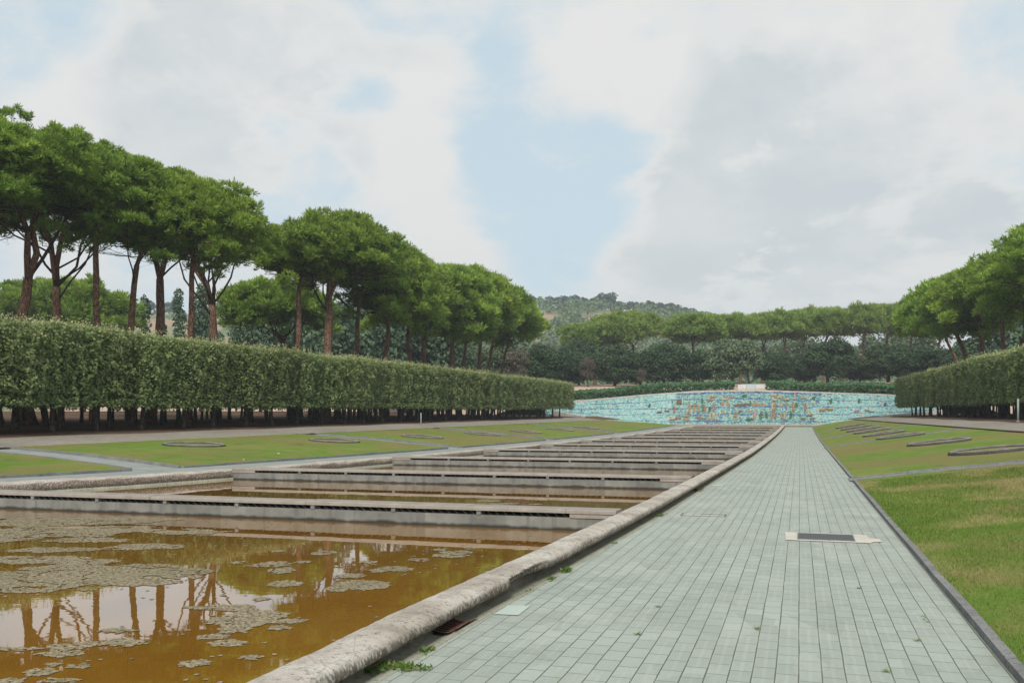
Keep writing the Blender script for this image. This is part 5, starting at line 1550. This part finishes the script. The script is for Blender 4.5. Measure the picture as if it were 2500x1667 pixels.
def build_other_trees():
    rg = random.Random(21)
    # holm oaks on the terrace behind the mosaic: rx, rz about 4 x 3.2 m
    oaks = [leafy_geometry(400 + i, 3.9, 3.15, 3.65, 0.32, M['oak'], 74, 165, -0.95, 0.22) for i in range(4)]
    gro = [leafy_geometry(420 + i, 3.9, 3.15, 3.65, 0.32, M['greyoak'], 70, 165, -0.95, 0.22) for i in range(2)]
    brown = leafy_geometry(430, 2.6, 2.4, 3.6, 0.26, M['brown_leaf'], 40, 50, -0.75, 0.14)
    def place(name, protos, px, d, hwp, top, lab, cat, group, kbase=None, href=6.8, rref=3.9):
        x, y = at(px, d); z = ground_z(x, y) if kbase is None else kbase
        t = empty(name, (x, y, z), rg.uniform(0, 6.28), lab, cat, group)
        s = hwp * d / FPX / rref; sz = (zat(top, d) - z) / href
        t.scale = (s, s, sz)
        g = protos[rg.randrange(len(protos))]
        link('trunk', g[1], t); link('crown', g[0], t)
    G = 'round holm oaks on the terrace behind the mosaic'
    L = [(1250, 128, 62, 795, 'dark round holm oak behind the far end of the left hedge'), (1305, 132, 50, 812, 'holm oak half hidden right of the left hedge end'), (1412, 133, 62, 797, 'dark round holm oak, first full one left behind the mosaic'), (1470, 137, 46, 812, 'holm oak squeezed between two larger ones left behind the mosaic'),
         (1525, 133, 62, 792, 'broad dark holm oak below the gap in the pines'), (1605, 135, 44, 806, 'narrow dark holm oak left of the pale tall one'),
         (1775, 135, 46, 812, 'small dark holm oak right behind the hoarding'), (1848, 138, 42, 826, 'low holm oak between the hoarding and the big round one'), (1900, 131, 62, 780, 'biggest round dark holm oak right of the hoarding'),
         (1975, 136, 46, 824, 'low dark holm oak right of the biggest round one'), (2040, 131, 62, 794, 'broad dark holm oak above the right part of the mosaic'), (2105, 127, 60, 800, 'holm oak under the leftmost pine of the right group'), (2165, 122, 66, 800, 'dark holm oak behind the far end of the right hedge'),
         (2240, 116, 72, 806, 'dark holm oak rising behind the right hedge below the curved pine'), (2320, 110, 74, 800, 'dark holm oak behind the right hedge near the photo edge')]
    for (px, d, h, top, lab) in L: place('holm_oak', oaks, px, d, h, top, lab, 'oak tree', G)
    place('holm_oak', gro, 1684, 130, 64, 776, 'tall paler grey-green holm oak left of the hoarding', 'oak tree', G)
    place('holm_oak', gro, 1135, 124, 60, 790, 'grey-green rounded oak seen under the last left pines', 'oak tree', G)
    place('holm_oak', gro, 1075, 128, 62, 786, 'grey-green oak between the trunks of the left row', 'oak tree', G)
    place('holm_oak', oaks, 1330, 140, 50, 780, 'dark holm oak rising behind the small withered tree', 'oak tree', G)
    place('bare_tree', [brown], 1182, 122, 36, 802, 'brown dry-leaved tree between the last left pine and the holm oaks', 'tree', None, None, 6.0, 2.6)
    place('bare_tree', [brown], 1350, 127, 20, 822, 'small brown withered tree beside the first full holm oak', 'tree', None, None, 6.0, 2.6)
    place('bare_tree', [brown], 1474, 127, 12, 846, 'tiny orange-brown withered tree in front of the dark oaks', 'tree', None, None, 6.0, 2.6)
    # bushes and mixed trees behind the far pines
    mix = [leafy_geometry(440 + i, 4.5, 3.6, 4.6, 0.5, M['greyoak'], 50, 60, -0.8, 0.2) for i in range(2)]
    for k, (px, d, h, top, lab) in enumerate([(1560, 190, 50, 800, 'hazy grey-green tree seen through the gap left of the far pine row'), (1720, 185, 60, 790, 'olive tree crown filling between far pine trunks above the pale oak'), (1835, 180, 60, 770, 'olive-green tree between far pine trunks left of the biggest oak'),
                                              (1960, 190, 44, 800, 'olive tree behind the biggest round oak'), (2020, 180, 55, 765, 'yellowish-green tree between the open-limbed pine and its neighbour'), (2100, 178, 60, 760, 'olive-green tree behind the right end of the far pine row'),
                                              (1340, 175, 60, 772, 'light green tree below the leaning umbrella pine')]):
        place('broadleaf_tree', mix, px, d, h, top, lab, 'tree', 'mixed trees beyond the far pines', None, 8.2, 4.5)
    # cypresses and cedars behind the left pines
    cyp = [leafy_geometry(450 + i, 1.3, 4.5, 5.0, 0.30, M['cedar'], 46, 60, -2, 0.15, True) for i in range(2)]
    for (px, d, h, top, lab) in [(410, 112, 26, 678, 'plump dark cypress between the slender red trunk and the forked pine'), (462, 116, 30, 668, 'cypress behind the fan-branched pine\'s left limb'), (543, 125, 18, 706, 'thin pointed cypress right of the fan-branched pine'),
                                 (332, 108, 28, 694, 'bluish cypress behind the forked red pine'), (372, 106, 22, 740, 'short cypress right at the foot of the forked red pine')]:
        place('cypress', cyp, px, d, h, top, lab, 'cypress', 'cypresses behind the left pines', 2.2, 9.6, 1.3)
    ced = [leafy_geometry(460 + i, 4.2, 4.5, 4.8, 0.45, M['cedar'], 70, 90, -1.0, 0.2) for i in range(3)]
    for (px, d, h, top, lab) in [(598, 112, 72, 722, 'dark cedar low between the fan-branched pine and the low dark pine'), (680, 118, 84, 712, 'dark cedar behind the thin pale pine trunk'), (790, 115, 84, 700, 'dark cedar right of the V-forked pine\'s trunk'), (860, 122, 84, 705, 'dark cedar between the tilting pine trunks'),
                                 (930, 118, 80, 715, 'dark cedar behind the pines at the middle of the row'), (1005, 120, 80, 725, 'dark cedar behind the thick leaning trunk'), (60, 105, 90, 700, 'dark bushy tree behind the tallest pine\'s trunk'), (270, 118, 60, 745, 'dark cedar low behind the bowed pine trunk'), (480, 125, 60, 764, 'dark cedar low behind the fan-branched pine'),
                                 (2290, 130, 100, 722, 'dark tree mass behind the right pine trunks'), (2390, 120, 90, 715, 'dark tree mass leaving the right edge')]:
        place('cedar_tree', ced, px, d, h, top, lab, 'cedar', 'dark trees behind the pines', 2.0, 9.2, 4.2)

def build_ivy():
    rg = np.random.RandomState(70)
    for (a0, a1, lab) in ((-41, -0.2, 'long dark green ivy hedge on the bank above the left half of the mosaic'), (6.3, 41, 'long dark green ivy hedge above the right half of the mosaic')):
        n = int((a1 - a0) * 330)
        a = np.radians(a0 + (a1 - a0) * rg.rand(n)); u = rg.rand(n); v = rg.rand(n) ** 0.7
        lump = (fbm(np.degrees(a) * 0.5, u * 2, 3, 3) - 0.5) * 0.35
        r = EXR + 0.9 + u * 2.0
        h = 0.95 + lump + 0.12 * np.sin(np.degrees(a) * 0.3)
        z0 = np.array([float(ex_zt(q)) for q in a]) + 0.1 + u * 0.35
        z = z0 + h * np.where(u < 0.3, v, np.maximum(v, 0.75))
        p = np.stack([EXC[0] + r * np.sin(a), EXC[1] + r * np.cos(a), z], 1)
        nr = np.stack([-np.sin(a) * 0.6, -np.cos(a) * 0.6, 0.7 * np.ones(n)], 1)
        V = leaves(p, nr, np.full(n, 0.30), rg, 0.9, 0.8)
        tag(link('ivy_hedge', np_mesh('ivy_hedge', V.reshape(-1, 3), 4, M['ivy'], np.clip(0.25 + 0.5 * rg.rand(n) + 0.2 * v, 0, 1))), lab, 'hedge')

# ------------------------------------------------------------------ hills
SKY_PX = [-700, 0, 300, 430, 560, 700, 900, 1190, 1300, 1400, 1520, 1600, 1700, 1850, 2100, 2900]
SKY_PY = [702, 702, 720, 722, 718, 714, 710, 708, 706, 712, 722, 732, 764, 800, 830, 840]
def hill_z(px, d):
    ridge = zat(np.interp(px, SKY_PX, SKY_PY), 520.0)
    t = np.clip((d - 250) / 270, 0, 1)
    s = 0.35 * t + 0.65 * t * t * (3 - 2 * t)
    z = 6 + (ridge - 6) * s
    return z - np.maximum(0, d - 520) * 0.10 + (fbm(px * 0.012, d * 0.02, 4, 4) - 0.5) * 7 * t * (1 - t) * 2.2
def build_hills():
    pxs = np.linspace(-700, 2900, 150); ds = np.concatenate([np.linspace(225, 520, 34), np.linspace(540, 700, 5)])
    P = np.zeros((len(ds), len(pxs), 3))
    for i, d in enumerate(ds):
        for j, px in enumerate(pxs):
            x, y = at(px, d); P[i, j] = (x, y, float(hill_z(np.array([px]), np.array([d]))[0]) - (4 if d < 240 else 0))
    tag(grid_mesh('hills', P, M['hill']), kind='structure')
    rg = np.random.RandomState(80)
    n = 3200
    px = rg.uniform(150, 2250, n); d = rg.uniform(270, 498, n)
    keep = (fbm(px * 0.009 + 3, d * 0.02, 12, 3) > 0.47) & ~((px < 700) & (d > 330) & (rg.rand(n) > 0.08))
    keep |= (px > 1150) & (px < 1650) & (rg.rand(n) < 0.75) & (fbm(px * 0.02, d * 0.03, 33, 3) > 0.46)
    keep &= ~((px > 1150) & (px < 1650) & (d > 425) & (d < 470) & (fbm(px * 0.015 + 7, d * 0.02, 35, 3) > 0.45))
    px, d = px[keep], d[keep]; n = len(px); z = hill_z(px, d)
    P, N, T = [], [], []
    for i in range(n):
        x, y = at(px[i], d[i]); r = rg.uniform(2.2, 4.6); k = 46
        v = sph(rg, k); v[:, 2] = np.abs(v[:, 2]) * 1.0 - 0.15
        P.append(np.array([x, y, z[i] + r * 0.55]) + v * r * (0.75 + 0.35 * rg.rand(k))[:, None]); N.append(v)
        T.append(0.45 + 0.5 * (rg.rand() - 0.5) + 0.3 * (rg.rand(k) - 0.5) + 0.2 * v[:, 2])
    P = np.concatenate(P); N = np.concatenate(N); T = np.clip(np.concatenate(T), 0, 1)
    V = leaves(P, N, np.full(len(P), 1.5), rg, 0.9, 0.8)
    tag(link('hill_woodland', np_mesh('hill_woodland', V.reshape(-1, 3), 4, M['wood'], T)), 'hazy green woodland covering the far hillside', 'woodland', kind='stuff')
    protos = [leafy_geometry(500 + i, 4.2, 3.6 + 0.5 * i, 5.2, 1.1, M['skyline'], 26, 34, -0.8, 0.3) for i in range(4)]
    sp = [328, 346, 372, 386, 398, 517, 531, 1206, 1222, 1262, 1278, 1300, 1320, 1345, 1362, 1382, 1402, 1424, 1446, 1462, 1480, 1497, 1516, 1534, 1552, 1570, 1588]
    rr = random.Random(4)
    left_n = 7
    for i, px in enumerate(sp):
        d = 516 + rr.uniform(-8, 6); x, y = at(px, d); z = float(hill_z(np.array([float(px)]), np.array([d]))[0])
        if i < left_n: lab = 'hazy hilltop tree in the gap between the left pines, %s from the left' % ORD[i]
        else: lab = 'hazy tree on the skyline of the central hill, %s from its left end' % ORD[i - left_n]
        t = empty('hilltop_tree', (x, y, z - 0.6), rr.uniform(0, 6.28), lab, 'tree', 'trees along the hilltop')
        s = rr.uniform(0.72, 1.02); t.scale = (s, s, s * rr.uniform(0.8, 1.05))
        g = protos[rr.randrange(4)]
        link('trunk', g[1], t); link('crown', g[0], t)

# ------------------------------------------------------------------ turf blades near the camera and small things
def build_grass():
    rg = np.random.RandomState(90)
    n = 190000
    y = 4.0 + 20 * rg.rand(n) ** 1.7; x = XKERB + 0.075 + (8.0) * rg.rand(n) ** 1.15
    dens = fbm(x * 1.1, y * 1.1, 40, 4)
    ok = (np.abs(y - (24.6)) > 1.2) & (rg.rand(n) < 0.35 + dens) & (x < -(-0.38) * y + 0.4)
    x, y, dens = x[ok], y[ok], dens[ok]; n = len(x)
    e0, e1 = lawnR(y); t = np.clip((x - e0) / (e1 - e0), 0, 1)
    z = zlawn(x, y, False) + 0.012 * (1 - 0.6 * t) - 0.006
    d = unit(np.stack([rg.randn(n) * 0.55, rg.randn(n) * 0.55, np.ones(n)], 1))
    L = (0.018 + 0.032 * rg.rand(n)) * (1 + 0.03 * y); w = 0.0022 * (1 + 0.09 * y)
    s = unit(np.cross(d, rg.randn(n, 3)))
    p = np.stack([x, y, z], 1)
    V = np.stack([p - s * w[:, None], p + s * w[:, None], p + d * L[:, None]], 1)
    dry = fbm(x * 0.8 + 5, y * 0.8, 44, 4)
    T = np.clip(0.15 + 0.45 * rg.rand(n) + np.where(dry > 0.52, (dry - 0.52) * 4.0, 0) + 0.4 * (rg.rand(n) < 0.10), 0, 1)
    tag(link('grass', np_mesh('grass', V.reshape(-1, 3), 3, M['grassblade'], T)), 'short green and straw coloured grass on the near right lawn', 'grass', kind='stuff')

def build_small():
    # posts
    def post(px, d, zt, r, mat, lab, box=None, z=None):
        x, y = at(px, d); z = ground_z(x, y) if z is None else z
        t = empty('post', (x, y, z), 0, lab, 'post')
        b = MB(); b.tube([(0, 0, -0.2), (0, 0, zt)], [r, r], 8); b.build('pole', M[mat], t)
        b = MB(); b.tube([(0, 0, -0.02), (0, 0, 0.05)], [r * 1.9, r * 1.7], 8); b.build('foot', M[mat], t)
        if box:
            b = MB(); w, h = box; b.box(-w, w, -w * 0.6, w * 0.6, zt - h, zt); b.build('box', M[mat], t)
    post(967, 63, 0.95, 0.04, 'postmetal', 'thin whitish post at the edge of the left hedge trunks')
    post(2338, 47, 1.2, 0.05, 'postmetal', 'pale green post at the right edge beside the hedge trunks')
    post(2113, 92, 1.35, 0.05, 'postdark', 'dark post with a small box at the left end of the right hedge', (0.22, 0.4))
    # handrail behind the hedge
    t = empty('handrail', (0, 0, 0), 0, 'grey metal handrail showing above the left hedge among pine trunks', 'handrail')
    for px, nm in ((1018, 'post'), (1034, 'post')):
        x, y = at(px, 84); b = MB(); z = zat(856, 84); b.tube([(x, y, ground_z(x, y)), (x, y, z + (0.95 if px == 1018 else 0.5))], [0.035, 0.03], 6); b.build(nm, M['postmetal'], t)
    b = MB(); x0, y0 = at(1018, 84); x1, y1 = at(1034, 84); z = zat(856, 84); b.tube([(x0, y0, z + 0.5), (x1, y1, z + 0.3)], [0.03, 0.03], 6); b.build('rail', M['postmetal'], t)
    # scraps of litter on the far lawn
    rg = random.Random(6)
    for k, (px, py, lab) in enumerate([(372, 1009, 'white paper scrap on the left lawn above the first planter ring'), (498, 1015, 'tiny white scrap at the right rim of the first left planter ring'), (883, 1005, 'white scrap on grass between the second and third left planter rings'),
                                       (560, 1057, 'white scrap on the left lawn near the pools'), (640, 1043, 'white scrap on grass right of the first left planter ring')]):
        x, y, z = on_lawn(px, py, True); z = float(zlawn(x, y, True)) + 0.065
        b = MB(); s = rg.uniform(0.03, 0.055)
        pts = [(x + s * math.cos(a) * rg.uniform(0.6, 1.2), y + s * math.sin(a) * rg.uniform(0.6, 1.2), z + rg.uniform(0, 0.05)) for a in [0, 1.2, 2.3, 3.4, 4.4, 5.4]]
        b.add(pts + [(x, y, z + 0.03)], [(i, (i + 1) % 6, 6) for i in range(6)])
        tag(b.build('paper_scrap', M['paper']), lab, 'litter')

def build_haze():
    b = MB(); b.box(-1500, 1500, -1500, 1500, -1.9, 92)
    t = bpy.data.materials.new('haze'); t.use_nodes = True; nt = t.node_tree; nt.nodes.clear()
    o = nt.nodes.new('ShaderNodeOutputMaterial'); v = nt.nodes.new('ShaderNodeVolumePrincipled')
    v.inputs['Color'].default_value = (0.84, 0.93, 1.0, 1); v.inputs['Density'].default_value = HAZE; v.inputs['Anisotropy'].default_value = 0.0
    nt.links.new(v.outputs[0], o.inputs['Volume'])
    tag(b.build('haze', t), 'thin pale haze over the whole park', 'haze', kind='stuff')
HAZE = 0.00050

build_terrain()
build_flats()
build_walls()
build_weirs()
build_algae()
build_walk_details()
build_rings()
build_exedra()
build_hedges()
build_pines()
build_other_trees()
build_ivy()
build_hills()
build_grass()
build_weeds()
build_small()
build_haze()
